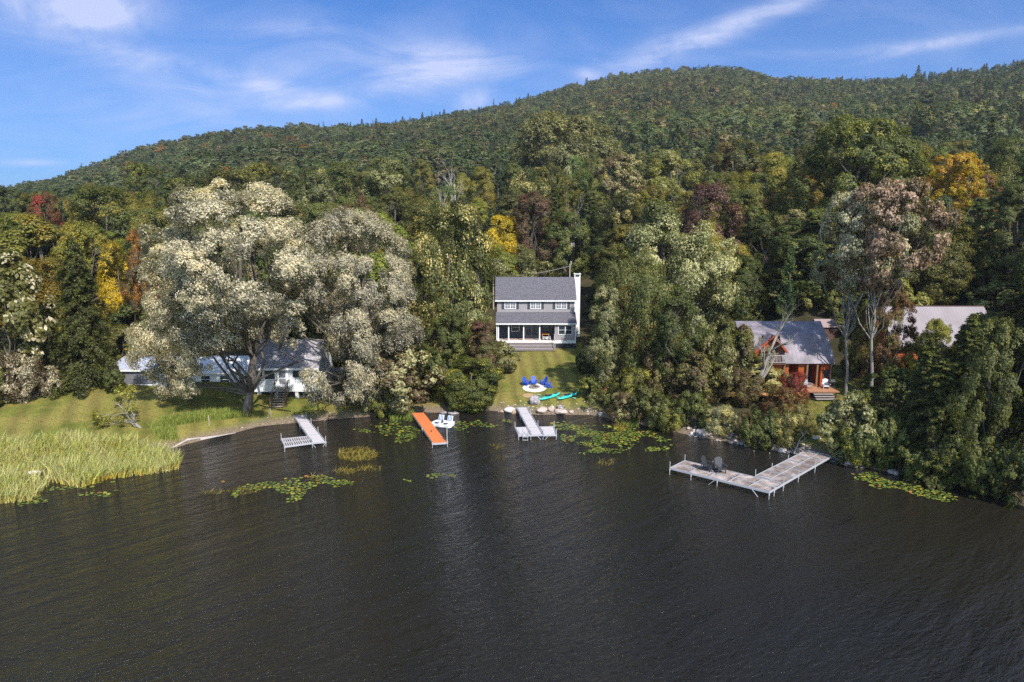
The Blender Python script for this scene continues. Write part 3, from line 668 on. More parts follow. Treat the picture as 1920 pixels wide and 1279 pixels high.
# understorey bushes at the back of the lots
UN=0
for px,py in [(1175,640),(1215,650),(1290,640),(1330,650),(1360,600),(1395,590),(1430,585),(1475,580),(1520,585),(1575,600),(1600,640),(1620,600),(1655,640),(1668,600),(1700,565),(1735,560),(1775,555),(1815,560),(1850,570),(1880,600),(1600,560),(1640,560),(1540,560),(225,680),(255,655),(300,655),(350,650),(400,650),(450,640),(500,630),(545,625),(590,640),(615,690),(640,700),(600,625),(110,700),(150,690),(60,690),(820,700),(780,700)]:
    P=hit(px+R_.uniform(-8,8),py+R_.uniform(-5,5),y0=84 if px>1340 or px<620 else 75); H=R_.uniform(3.5,7); c=R_.choice(['green','dark','olive','mid','yg']); c2=R_.choice(['pale','yg','olive','gold'])
    zone=[zz for zz in ZN if px>=zz[0]][-1][1]
    o=plant('shrub',R_.choice(['S1','S3','S3']),(P.x,P.y,P.z-.1),H,H*R_.uniform(.5,.7),COL[c],f"{CW.get(c,c)} bush {zone}",'shrub',tint=COL[c2],fleck=R_.uniform(.1,.4),group='understorey bushes behind the houses',rnd=R_); REL.append((px,o))
# same words twice: say which by order from the left
from collections import defaultdict
dd=defaultdict(list)
for px,o in REL: dd[o['label']].append((px,o))
ORD=['leftmost','second from left','third from left','fourth from left','fifth from left','sixth from left','seventh from left','eighth from left','ninth from left','tenth from left','eleventh from left','twelfth from left']
for lab,ls in dd.items():
    if len(ls)>1:
        ls.sort(key=lambda q:q[0])
        for i,(px,o) in enumerate(ls):
            wd_=(ORD[min(i,11)] if i<len(ls)-1 else 'rightmost') if len(ls)>2 else ('left hand','right hand')[i]
            o['label']=f"{wd_} {lab}"
# ---------------------------------------------------------------- far woods: stuff
pc=bpy.data.collections.new('far_kinds')
def farproto(key,i):
    cr=PROTO[key][0]; o=bpy.data.objects.new('far_kind_%d'%i,cr); pc.objects.link(o)
gen_broad('f0',61,11,4.6,.0,30,2600,.62,rcf=(.22,.36),sub=8,limb=0,form=.9)
gen_broad('f1',62,11,4.6,.0,30,2600,.62,rcf=(.2,.32),sub=8,limb=0,form=.9,lump=.3)
gen_broad('f2',63,12,4.0,.0,26,2400,.62,rcf=(.2,.34),sub=8,limb=0,form=.9)
gen_conifer('f3',64,15,3.0,2600,.55,'spruce',far=True); gen_conifer('f4',65,16,3.4,2400,.6,'pine',far=True)
for i in range(5):
    me_=PROTO['f%d'%i][0]; me_.materials.clear(); me_.materials.append(LEAFFAR); farproto('f%d'%i,i)
rg=np.random.default_rng(9); P=[]
y=196.
while y<900:
    st=6.6 if y<320 else 7.4
    xs=np.arange(-.98*y,.98*y,st); P.append(np.stack([xs+rg.uniform(-3,3,len(xs)),np.full(len(xs),y)+rg.uniform(-3,3,len(xs))],1)); y+=st
P=np.concatenate(P)
A=P[:,0]/P[:,1]; rd=np.interp(A,RA,RD); keep=P[:,1]<rd+25; P=P[keep]; A=A[keep]; rd=rd[keep]
Z=land(P[:,0],P[:,1]); n=len(P); print('far trees',n)
t=(P[:,1]-YB)/(rd-YB)
cz=nz(P[:,0],P[:,1],45)+.5*nz(P[:,0]+50,P[:,1],19)
pcon=np.clip(.10+.30*cz+np.where((A>.05),.10,0)+np.where(A>.45,.15,0)-np.where(A<-.3,.18,0),.02,.6)
con=rg.random(n)<pcon
edge=(t>.97); con=con|(edge&(A>-.28)&(A<.12)&(rg.random(n)<.4))
idx=np.where(con,np.where(rg.random(n)<.7,3,4),rg.integers(0,3,n)).astype(np.int32)
sz=rg.uniform(.6,1.3,n)*(1+.15*nz(P[:,0],P[:,1],33)); big=(edge&(rg.random(n)<.06)); sz=np.where(big&con,sz*1.5,sz)
sx=np.where(con,sz*rg.uniform(.8,1.1,n),sz*rg.uniform(1.0,1.25,n)); sz=np.where(con,sz*.72,sz*.85)
pal=2.05*np.array([(.050,.066,.026),(.062,.078,.030),(.082,.090,.036),(.076,.074,.034),(.050,.060,.028),(.095,.080,.038),(.105,.11,.042)])
tc_=pal[rg.choice(len(pal),n,p=[.22,.24,.16,.14,.14,.06,.04])]*rg.uniform(.88,1.12,(n,1))
tc_[con]=1.8*np.array([(.040,.055,.030)])*rg.uniform(.75,1.35,(con.sum(),1))
gold=(~con)&(rg.random(n)<np.where(A<-.25,.035,.008)); tc_[gold]=(.26,.15,.03)
tc_*= (1+.2*nz(P[:,0],P[:,1],70)+.08*nz(P[:,0],P[:,1],21))[:,None]; tc_*=1+nz(P[:,0]+90,P[:,1],110)[:,None]*np.array([[.16,.05,-.08]])
me=bpy.data.meshes.new('hill_forest'); me.vertices.add(n); me.vertices.foreach_set('co',np.stack([P[:,0],P[:,1],Z-.4],1).reshape(-1).astype(np.float32))
def att(nm,ty,dat,fld):
    a=me.attributes.new(nm,ty,'POINT'); a.data.foreach_set(fld,np.ascontiguousarray(dat).reshape(-1))
att('idx','INT',idx,'value'); att('rot','FLOAT_VECTOR',np.stack([np.zeros(n),np.zeros(n),rg.uniform(0,6.28,n)],1).astype(np.float32),'vector')
att('scl','FLOAT_VECTOR',np.stack([sx,sx,sz],1).astype(np.float32),'vector')
att('tintc','FLOAT_COLOR',np.concatenate([tc_,np.ones((n,1))],1).astype(np.float32),'color')
ng=bpy.data.node_groups.new('far_woods','GeometryNodeTree'); ng.interface.new_socket('Geometry',in_out='INPUT',socket_type='NodeSocketGeometry'); ng.interface.new_socket('Geometry',in_out='OUTPUT',socket_type='NodeSocketGeometry')
gi=ng.nodes.new('NodeGroupInput'); go=ng.nodes.new('NodeGroupOutput'); ip=ng.nodes.new('GeometryNodeInstanceOnPoints'); ci=ng.nodes.new('GeometryNodeCollectionInfo')
ci.inputs['Collection'].default_value=pc; ci.inputs['Separate Children'].default_value=True; ci.inputs['Reset Children'].default_value=True
def na(nm,ty):
    q=ng.nodes.new('GeometryNodeInputNamedAttribute'); q.data_type=ty; q.inputs[0].default_value=nm; return q.outputs[0]
lk=ng.links.new
lk(gi.outputs[0],ip.inputs['Points']); lk(ci.outputs[0],ip.inputs['Instance']); ip.inputs['Pick Instance'].default_value=True
lk(na('idx','INT'),ip.inputs['Instance Index']); lk(na('rot','FLOAT_VECTOR'),ip.inputs['Rotation']); lk(na('scl','FLOAT_VECTOR'),ip.inputs['Scale']); lk(ip.outputs[0],go.inputs[0])
ho=link('hill_forest',me); md=ho.modifiers.new('woods','NODES'); md.node_group=ng
tag(ho,'mixed woods of dark conifers and green leafy trees covering the hill to the skyline','forest',kind='stuff')
# ================================================================ docks
ALU=mat('aluminium_paint',(.40,.40,.43),.55,.08,3,.05)
PLANKW=mat('pale_grey_plank',(.56,.52,.54),.8,.16,1.2,.25,(.46,.42,.43),fine=14)
PLANKB=mat('weathered_brown_plank',(.235,.18,.155),.85,.4,1.1,.25,(.37,.31,.29),fine=9)
ORNG=mat('orange_deck_carpet',(.66,.19,.05),.9,.22,.9,.25,(.50,.135,.035))
WOODP=mat('old_wood_post',(.40,.33,.26),.85,.3,4,.2)
def quadpt(q,u,v):
    a=q[0].lerp(q[1],u); b=q[3].lerp(q[2],u); return a.lerp(b,v)
def deck(root,q,m,th=.06,slat=.14,gap=.018,rows=1,cols=1,frame=.06,fm=ALU,name='deck_panel',thin=1.):
    """q: 4 corners (near-left, near-right, far-right, far-left) local; slats run along u, cols panels along v"""
    W=(q[1]-q[0]).length; Lg=(q[3]-q[0]).length
    for c in range(cols):
        for r in range(rows):
            mb=MB(); v0,v1=c/cols+.012,(c+1)/cols-.012; u0,u1=r/rows+.02/rows+frame/W,(r+1)/rows-.02/rows-frame/W
            n=max(2,int(Lg/cols/slat))
            for i in range(n):
                a=v0+(v1-v0)*i/n; b_=v0+(v1-v0)*(i+1)/n-gap/Lg
                b_=a+(b_-a)*thin
                P=[quadpt(q,u0,a),quadpt(q,u1,a),quadpt(q,u1,b_),quadpt(q,u0,b_)]; dz=Vector((0,0,-.03))
                mb.add(P+[p+dz for p in P],[(0,1,2,3),(7,6,5,4),(4,5,1,0),(5,6,2,1),(6,7,3,2),(7,4,0,3)])
            mb.build(name,m,root)
    mb=MB(); dz=Vector((0,0,-.07))
    for i in range(4): mb.beam(q[i]+dz,q[(i+1)%4]+dz,.05,.16)
    for c in range(1,cols): mb.beam(quadpt(q,0,c/cols)+dz*.6,quadpt(q,1,c/cols)+dz*.6,.05,.09)
    for r in range(1,rows): mb.beam(quadpt(q,r/rows,0)+dz*.6,quadpt(q,r/rows,1)+dz*.6,.06,.09)
    mb.build('side_frame',fm,root)
def posts(root,ps,top=.55,bot=-1.3,r=.03,m=ALU,name='post'):
    for p in ps:
        mb=MB(); mb.tube([(p[0],p[1],bot),(p[0],p[1],top)],[r,r],8); mb.tube([(p[0],p[1],top),(p[0],p[1],top+.03)],[r*1.25,r*1.1],8); 
        mb.tube([(p[0],p[1],.30),(p[0],p[1],.52)],[r*1.9,r*1.9],8); mb.build(name,m,root)
def W3(px,py,z=.5): x,y=onz(px,py,z); return Vector((x,y,z))
def loc4(q,o): return [Vector((p.x-o.x,p.y-o.y,p.z)) for p in q]
def zz2(x,y): return (440+x/4.92,600+y/4.92)
def zz3(x,y): return (740+x/4.8,620+y/4.8)
def zz7(x,y): return (1240+x/5.333,800+y/5.333)
# white L dock by the cabin
fl,fr,nr,nl=[W3(*zz2(*k)) for k in ((540,880),(645,878),(840,1120),(715,1130))]
o=Vector(((fl.x+fr.x)/2,(fl.y+fr.y)/2,0)); d1=thing('white_dock','pale aluminium L shaped dock in front of the white cabin','dock',o)
q=loc4([nl,nr,fr,fl],o); deck(d1,q,PLANKW,cols=4)
sl,sr=W3(*zz2(430,1095)),W3(*zz2(460,1165)); s2=loc4([sr,nl-(nl-sr).normalized()*.03,W3(*zz2(668,1072)),sl],o)
s2=[s2[3],s2[0],s2[1],s2[2]]; deck(d1,s2,mat('slatted_grey_plank',(.42,.38,.38),.8,.2,2,.2),slat=.17,cols=3,rows=2,thin=.62)
posts(d1,[s2[0],s2[1],q[0],q[1],quadpt(q,1,.33),quadpt(q,1,.66),quadpt(q,1.02,.93),quadpt(q,0,.62)],top=.98)
mb=MB(); mb.beam(q[1]+Vector((0,0,-.1)),(q[0]+q[1])/2+Vector((0,0,-1.)),.04,.04); mb.beam(q[0]+Vector((0,0,-.1)),(q[0]+q[1])/2+Vector((0,0,-1.)),.04,.04); mb.build('cross_brace',ALU,d1)
# orange dock
fl,fr,nr,nl=[W3(*zz3(*k)) for k in ((155,740),(262,738),(465,1000),(345,1008))]
o=Vector(((fl.x+fr.x)/2,(fl.y+fr.y)/2,0)); d2=thing('orange_dock','long straight dock covered with orange carpet','dock',o)
q=loc4([nl,nr,fr,fl],o)
mb=MB(); qq=[p+Vector((0,0,0)) for p in q]; dz=Vector((0,0,-.05)); mb.add(qq+[p+dz for p in qq],[(0,1,2,3),(7,6,5,4),(4,5,1,0),(5,6,2,1),(6,7,3,2),(7,4,0,3)]); mb.build('carpet_deck',ORNG,d2)
mb=MB()
for i in range(4): mb.beam(q[i]+Vector((0,0,-.14)),q[(i+1)%4]+Vector((0,0,-.14)),.05,.16)
mb.build('side_frame',ALU,d2)
e1=Vector((.1,0,0)); posts(d2,[q[0]-e1*.6,q[1]+e1,quadpt(q,-.04,.45),quadpt(q,1.04,.5)],top=.48); posts(d2,[q[1]+Vector((.06,.12,0))],top=1.75,r=.05,m=WOODP,name='mooring_post')
mb=MB(); c=quadpt(q,.45,.33); 
for k in (-.12,.1): mb.beam(c+Vector((-.02,k,.04)),c+Vector((.05,k+.12,.04)),.05,.06)
mb.build('cleat',mat('dark_metal',(.03,.03,.035),.5,.1),d2)
# T dock
fl,fr,nr,nl=[W3(*zz3(*k)) for k in ((1097,692),(1190,690),(1335,935),(1228,938))]
o=Vector(((fl.x+fr.x)/2,(fl.y+fr.y)/2,0)); d3=thing('white_dock','pale T shaped dock running out from the shore boulders below the lawn','dock',o)
q=loc4([nl,nr,fr,fl],o); deck(d3,q,PLANKW,cols=4)
a=loc4([W3(*zz3(*k)) for k in ((1115,940),(1225,938),(1187,868),(1083,870))],o); deck(d3,a,PLANKW,cols=1)
c=loc4([W3(*zz3(*k)) for k in ((1338,938),(1455,935),(1434,862),(1302,865))],o); deck(d3,c,PLANKW,cols=1)
posts(d3,[a[0],a[3],a[1],q[1],c[1],c[2],quadpt(q,1.02,.3),quadpt(q,1.03,.75),quadpt(q,-.02,.7)],top=1.0)
lad=thing('swim_ladder','silver swim ladder hooked on the left arm of the T dock','ladder',(o.x+(a[0].x*.45+a[1].x*.55),o.y+a[0].y-.08,0))
mb=MB()
for k in (-.24,.24): mb.tube([(k,.25,.5),(k,.2,1.25),(k,0,1.35),(k,-.06,1.1),(k,-.06,-.8)],[.022]*5,7)
mb.build('side_rail',ALU,lad); mb=MB()
for z in (.35,.05,-.25,-.55): mb.box(-.24,.24,-.1,-.02,z-.02,z+.02)
mb.build('rungs',ALU,lad)
mb=MB(); 
for s_ in (-1,1): mb.beam(q[1]+Vector((0,-.02,-.75)),q[1]+Vector((s_*.55,-.02,-.12)),.04,.04)
mb.build('cross_brace',ALU,d3)
# big L dock
K=[W3(*zz7(*k),z=.62) for k in ((85,410),(235,338),(940,490),(1450,235),(1710,290),(1080,650))]
o=Vector((K[4].x,K[4].y,0)); d4=thing('brown_dock','long L shaped dock with brown weathered panels in a silver frame','dock',o)
k=loc4(K,o); A0,B0,IC,R0_,R1_,OC=k
u1=(OC-A0).normalized()   # outer long edge of the arm
u2=(OC-R1_).normalized()
# junction square point on outer edge of the landing arm
wd_=(B0-A0).length; J=OC-u2*wd_*.98
qa=[A0,B0,J,OC]   # long arm up to the corner (u across, v along)
deck(d4,qa,PLANKB,cols=5,rows=2,slat=.17,thin=.86)
qb=[J.lerp(OC,0)*1.0,IC,R0_,R1_]
jj=J+(J-OC).normalized()*.05; qb=[jj,IC+(jj-J),R0_,R1_]
deck(d4,qb,PLANKB,cols=5,rows=2,slat=.17,thin=.88)
posts(d4,[A0,B0,OC,quadpt(qa,0,.23),quadpt(qa,1,.3),quadpt(qa,0,.5),IC,J],top=1.1,bot=-1.5)
posts(d4,[quadpt(qb,0,.28),quadpt(qb,0,.62),quadpt(qb,1,.3),quadpt(qb,1,.62),OC.lerp(J,.35)],top=.95,bot=-1.5)
mb=MB(); 
for p,f in ((OC-u1*1.3,.9),(OC-u1*4.3,-.9)): mb.beam(p+Vector((0,-.03,-.15)),p+u1*f+Vector((0,-.03,-1.1)),.045,.045)
mb.build('cross_brace',ALU,d4)
# ================================================================ Adirondack chairs
def chair(loc,rz,m,label,group,sc_=1.):
    t=thing('adirondack_chair',label,'chair',loc,rz,group,(sc_,)*3)
    mb=MB()
    for i in range(6): mb.box(-.26,.26,-.48+i*.095,-.40+i*.095,.37-i*.018,.39-i*.018)
    mb.box(-.27,.27,-.5,-.48,.27,.38); mb.build('seat',m,t)
    mb=MB(); tl=math.radians(20)
    for i in range(5):
        x=(i-2)*.115; h=.86-.035*abs(i-2)**1.7; x2=x*1.06
        mb.beam((x,.05,.24),(x2,.05+h*math.sin(tl),.24+h*math.cos(tl)),.105,.022,up=(0,-1,.35))
    mb.beam((-.29,.13,.42),(.29,.13,.42),.03,.07); mb.beam((-.28,.27,.8),(.28,.27,.8),.03,.06); mb.build('backrest',m,t)
    for s in (-1,1):
        mb=MB(); mb.box(s*.36-.07,s*.36+.07,-.52,.24,.555,.58); mb.box(s*.36-.02,s*.36+.02,-.46,-.40,.47,.555); mb.build('armrest',m,t)
        mb=MB(); mb.box(s*.30-.02,s*.30+.02,-.50,-.40,0,.555); mb.build('leg',m,t)
        mb=MB(); mb.beam((s*.27,-.48,.33),(s*.27,.42,.04),.03,.12); mb.beam((s*.3,.2,.08),(s*.36,.2,.56),.03,.06); mb.build('leg',m,t)
    return t
BLUE=mat('blue_painted_resin',(.022,.085,.50),.45,.1,3,.03)
BLACK=mat('charcoal_resin',(.035,.036,.042),.5,.12,3,.03)
pit=hit(*zz3(1258,515))
for (a,b_),lab,extra in (((1178,492),'leftmost blue adirondack chair of the fire pit, turned sideways',0),((1250,487),'blue adirondack chair behind the fire pit, facing the lake',0),((1350,488),'upper of the two blue adirondack chairs right of the fire pit',0),((1390,512),'lowest and rightmost blue adirondack chair by the fire pit',0)):
    P=hit(*zz3(a,b_)); dv=pit-P; chair((P.x,P.y,P.z),math.atan2(dv.y,dv.x)+PI/2+(0 if P.x<pit.x+.9 else -.1),BLUE,lab,'blue adirondack chairs around the fire pit',.97)
for (a,b_),rz,lab in (((445,432),-.55,'left charcoal adirondack chair on the long brown dock'),((578,448),.12,'right charcoal adirondack chair on the long brown dock')):
    x,y=onz(*zz7(a,b_),.62); chair((x,y,.625),rz+(.15 if rz>0 else 1.35) if rz<0 else rz,BLACK,lab,'charcoal chairs on the long dock',1.08)
# fire pit
t=thing('fire_pit','round stone fire pit on a white gravel circle','fire pit',pit)
mb=MB(); n=48; R1=1.38
def disc(R,z,ir,seed=1,n=48,th=.05,cx=0,cy=0,base=None):
    rr=random.Random(seed); mb=MB(); ring=[]
    P=[((R+rr.uniform(-ir,ir))*math.cos(2*PI*i/n),(R+rr.uniform(-ir,ir))*math.sin(2*PI*i/n)) for i in range(n)]
    b0=base if base is not None else pit
    vs=[(x,y,g(b0.x+x,b0.y+y)-b0.z+z) for x,y in P]+[(x*.5,y*.5,g(b0.x+x*.5,b0.y+y*.5)-b0.z+z+.02) for x,y in P]+[(0,0,z+.02)]+[(x*1.02,y*1.02,g(b0.x+x,b0.y+y)-b0.z-.1) for x,y in P]
    f=[(i,(i+1)%n,n+(i+1)%n,n+i) for i in range(n)]+[(n+i,n+(i+1)%n,2*n) for i in range(n)]+[(2*n+1+i,2*n+1+(i+1)%n,(i+1)%n,i) for i in range(n)]
    return mb.add(vs,f)
disc(1.4,.05,.03).build('gravel_ring',mat('white_gravel',(.74,.71,.66),.9,.12,9,.5,fine=40),t)
STONE=mat('ring_stone',(.26,.21,.19),.9,.3,5,.4)
rr=random.Random(3)
def rockverts(rr,sx,sy,sz,sub=2,amp=.22,seed=0):
    import bmesh
    bm=bmesh.new(); bmesh.ops.create_icosphere(bm,subdivisions=sub,radius=1.); ph=[rr.uniform(0,6) for _ in range(6)]
    vs=[]
    for v in bm.verts:
        c=v.co; k=1+amp*(math.sin(c.x*2.3+ph[0])*math.cos(c.y*2.7+ph[1])+.5*math.sin(c.z*4+ph[2]+c.x*3)+.35*math.sin(c.y*7+ph[3])*math.sin(c.x*6+ph[4]))
        vs.append((c.x*k*sx,c.y*k*sy,c.z*k*sz))
    fs=[tuple(v.index for v in f.verts) for f in bm.faces]; bm.free(); return vs,fs
for i in range(11):
    a=2*PI*i/11; vs,fs=rockverts(rr,.17,.13,.13,1); M=Matrix.Translation((.55*math.cos(a),.55*math.sin(a),.14))@Matrix.Rotation(a+PI/2,4,'Z')
    mb=MB(); mb.add([M@Vector(v) for v in vs],fs); mb.build('ring_stone',STONE,t)
disc(.45,.075,.02,n=20).build('ash_bed',mat('ash',(.06,.055,.05),.95,.3),t)
mb=MB()
for i in range(4): a=i*.9; mb.tube([(-.3*math.cos(a),-.3*math.sin(a),.16+.03*i),(.3*math.cos(a),.3*math.sin(a),.22+.03*i)],[.05,.045],6)
mb.build('firewood',BARK,t)
P=hit(*zz3(1200,583)); mb=disc(.62,.02,.05,5,24,base=P); o_=mb.build('sand_patch',mat('dry_sand',(.42,.28,.15),.95,.15,6,.3),None,loc=P); tag(o_,'small round tan bare patch on the lawn below the fire pit','ground patch')
# ================================================================ kayaks and paddles
TEAL=mat('turquoise_plastic',(.035,.47,.42),.38,.08,2,.02,(.05,.56,.46)); TEALD=mat('dark_cockpit',(.012,.018,.03),.6,.1)
PADB=mat('pale_aqua_plastic',(.22,.62,.50),.4,.05)
def kayak(p,q,label,w=.72,seat=0):
    P,Q=hit(*zz3(*p)),hit(*zz3(*q)); d=Q-P; Lk=3.3; rz=math.atan2(d.y,d.x); c=(P+Q)/2
    ux,uy=math.cos(rz),math.sin(rz)
    sl=(g(c.x+ux*1.2,c.y+uy*1.2)-g(c.x-ux*1.2,c.y-uy*1.2))/2.4
    t=thing('kayak',label,'kayak',(c.x,c.y,g(c.x,c.y)+.02),rz,'turquoise kayaks on the lawn'); t.rotation_euler=(.0,-math.atan(sl),rz)
    ns,nr=26,14; vs=[]
    def sec(u):
        hw=w/2*max(0.,1-abs(2*u-1)**2.4)**.75; rise=.10*abs(2*u-1)**4; return hw,rise
    for i in range(ns+1):
        u=i/ns; hw,rise=sec(u)
        for k in range(nr):
            a=2*PI*k/nr; cx=math.cos(a); sz_=math.sin(a)
            z=.17+rise+(.16 if sz_<0 else .13+.03*(1-abs(2*u-1)))*sz_*(.25+.75*(hw/(w/2+1e-6)))
            vs.append(((u-.5)*Lk,hw*(abs(cx)**.8)*(1 if cx>0 else -1),z))
    fs=[(i*nr+k,i*nr+(k+1)%nr,(i+1)*nr+(k+1)%nr,(i+1)*nr+k) for i in range(ns) for k in range(nr)]
    mb=MB(); mb.add(vs,fs); mb.build('hull',TEAL,t,True)
    def oval(cx,a,b,z,m,nm,h=.035):
        mb=MB(); n=24; R=[(cx+a*math.cos(2*PI*i/n),b*math.sin(2*PI*i/n)) for i in range(n)]; mb.prism(R,z-.02,z+h); return mb.build(nm,m,t)
    oval(-.1+seat,.44,.235,.325,TEALD,'cockpit'); oval(.95+seat*.5,.2,.14,.30,TEALD,'hatch'); 
    mb=MB(); mb.box(-.52+seat,-.46+seat,-.2,.2,.33,.50); mb.box(-.46+seat,-.1+seat,-.18,.18,.34,.37); mb.build('seat',mat('navy_fabric',(.02,.03,.12),.8,.1),t)
    mb=MB(); mb.tube([(-1.25,-.16,.33),(-1.25,0,.38),(-1.25,.16,.33)],[.012]*3,5); mb.tube([(1.6,0,.29),(1.72,0,.34)],[.02,.02],6); mb.build('carry_handle',TEALD,t)
    return t
kayak((1318,632),(1472,584),'left turquoise kayak lying on the lawn near the big round boulder')
kayak((1480,630),(1638,575),'right turquoise kayak lying on the lawn with its bow up the slope',seat=.1)
def paddle(p,q,label):
    P,Q=hit(*zz3(*p)),hit(*zz3(*q)); P.z+=.10; Q.z+=.12; t=thing('paddle',label,'paddle',P,0,'kayak paddles')
    mid=(P+Q)/2; mid.z=max(mid.z,g(mid.x,mid.y)+.12)
    d=(Q-P); mb=MB(); mb.tube([(0,0,0),tuple(mid-P),tuple(d)],[.016]*3,6); mb.build('shaft',BLACK,t)
    dn=d.normalized(); s=dn.cross(Vector((0,0,1)))
    for b0,sg in ((Vector((0,0,0)),-1),(d,1)):
        mb=MB(); pts=[]
        for u,wi in ((0,.03),(.12,.1),(.3,.13),(.42,.10),(.48,.03)):
            pts.append((b0+dn*sg*u,wi))
        vs=[p-s*w_ for p,w_ in pts]+[p+s*w_ for p,w_ in pts]; k=len(pts); vs+= [v+Vector((0,0,.03)) for v in vs]
        fs=[(i,i+1,k+i+1,k+i) for i in range(k-1)]+[(2*k+i,3*k+i,3*k+i+1,2*k+i+1) for i in range(k-1)]+[(i,2*k+i,2*k+i+1,i+1) for i in range(k-1)]+[(k+i,k+i+1,3*k+i+1,3*k+i) for i in range(k-1)]+[(0,k,3*k,2*k),(k-1,3*k-1,4*k-1,2*k-1)]
        mb.add(vs,fs); mb.build('blade',PADB,t)
paddle((1322,589),(1450,606),'pale aqua paddle lying across the left kayak')
paddle((1485,580),(1600,612),'aqua paddle lying across the right kayak')
# ================================================================ pedal boat
x,y=onz(*zz3(432,845),.15); t=thing('pedal_boat','white two seat pedal boat moored beside the orange dock','boat',(x,y,-.05),-.35,scale=(1.12,1.12,1.1))
WHT=mat('white_fibreglass',(.78,.79,.82),.35,.04,2,.02); NAVY=mat('blue_seat',(.06,.14,.42),.5,.1)
out=[(-1.0,.45),(-.9,.72),(-.55,.8),(.55,.8),(.9,.7),(1.02,.35),(1.08,-.45),(.9,-.68),(.45,-.6),(0,-.66),(-.45,-.6),(-.9,-.68),(-1.08,-.45)]
mb=MB(); mb.prism([(a*.9,b*.88) for a,b in out],0,.14); mb.prism(out,.14,.36); mb.build('hull',WHT,t)
mb=MB(); mb.prism([(a*.8,b*.75) for a,b in out],.36,.385); mb.build('deck',mat('pale_deck',(.68,.70,.74),.5,.05),t)
for s in (-1,1):
    f=MB(); f.box(s*.45-.25,s*.45+.25,.2,.62,.385,.48); f.beam((s*.45,.62,.42),(s*.45,.80,.86),.50,.07,up=(0,-1,0)); st=f.build('seat',WHT,t)
    f=MB(); 
    for k in (-.15,0,.15): f.box(s*.45+k-.04,s*.45+k+.04,.22,.6,.482,.495); f.beam((s*.45+k,.585,.5),(s*.45+k,.745,.86),.08,.012,up=(0,-1,0))
    f.build('stripe',NAVY,st)
mb=MB(); mb.box(-.04,.04,-.2,.1,.385,.6); mb.tube([(0,-.1,.6),(0,-.05,.72)],[.02,.03],6); mb.build('steering_lever',BLACK,t)
mb=MB()
for s in (-1,1): mb.tube([(s*.45-.14,-.3,.42),(s*.45+.14,-.3,.42)],[.03,.03],6); mb.box(s*.45-.2,s*.45+.2,-.5,-.12,.386,.4)
mb.build('pedal_well',BLACK,t)
# small things at the shore
def stake(px,py,h,label,m,r=.05):
    P=hit(px,py); mb=MB(); mb.tube([(0,0,-.3),(0.02,0,h)],[r,r*.9],7); o_=mb.build('stake',m,None,loc=P); tag(o_,label,'stake')
stake(392,797,1.0,'short pale wooden stake on the bank left of the large willow',WOODP)
stake(508,782,.9,'thin pale stake at the land end of the white L dock',ALU,.02)
# ================================================================ buildings
def gmat(name,c,r=.12):
    m=bpy.data.materials.new(name); b=N(m); p=b.n('ShaderNodeBsdfPrincipled',{'Base Color':c+(1,),'Roughness':r,'Specular IOR Level':.8}); return b.out(p.outputs[0])
GLASS=gmat('window_glass',(.03,.04,.055)); GLASSL=gmat('curtained_glass',(.20,.21,.24),.2)
WHITE=mat('white_trim',(.80,.80,.80),.55,.05,3,.03)
SID=mat('grey_clapboard',(.33,.315,.335),.7,.06,1,.25,stripe=(2,.14,.35))
SHING=mat('grey_shingle',(.085,.081,.096),.9,.38,7,.5,(.135,.128,.15),fine=26,stripe=(1,.22,.15))
SHUT=mat('dark_shutter',(.05,.052,.065),.6,.08,3,.05,stripe=(2,.07,.35))
DKBLUE=mat('dark_blue_siding',(.065,.08,.115),.7,.08,2,.2,stripe=(2,.14,.3))
def gable(mb,x0,x1,y0,y1,ze,zr,oh,th=.16,ridge_y=None):
    """roof with ridge along x"""
    ym=ridge_y if ridge_y is not None else (y0+y1)/2
    sl=(zr-ze)/(ym-y0); a,b_=x0-oh,x1+oh; ys,ye=y0-oh,y1+oh; zs=ze-sl*oh; sb=(zr-ze)/(y1-ym); zb=ze-sb*oh
    P=[(ys,zs),(ym,zr),(ye,zb)]
    vs=[(x,y,z+dz) for x in (a,b_) for dz in (0,-th) for y,z in P]
    f=[(0,6,7,1),(1,7,8,2),(3,4,10,9),(4,5,11,10),(0,3,9,6),(2,8,11,5),(0,1,4,3),(1,2,5,4),(6,9,10,7),(7,10,11,8)]
    return mb.add(vs,f)
def gwall(mb,x0,x1,y0,y1,z0,ze,zr,ym=None):
    ym=ym if ym is not None else (y0+y1)/2
    vs=[(x,y,z) for x in (x0,x1) for y,z in ((y0,z0),(y1,z0),(y1,ze),(ym,zr),(y0,ze))]
    return mb.add(vs,[(0,1,2,3,4),(9,8,7,6,5),(0,4,9,5),(4,3,8,9),(3,2,7,8),(2,1,6,7),(1,0,5,6)])
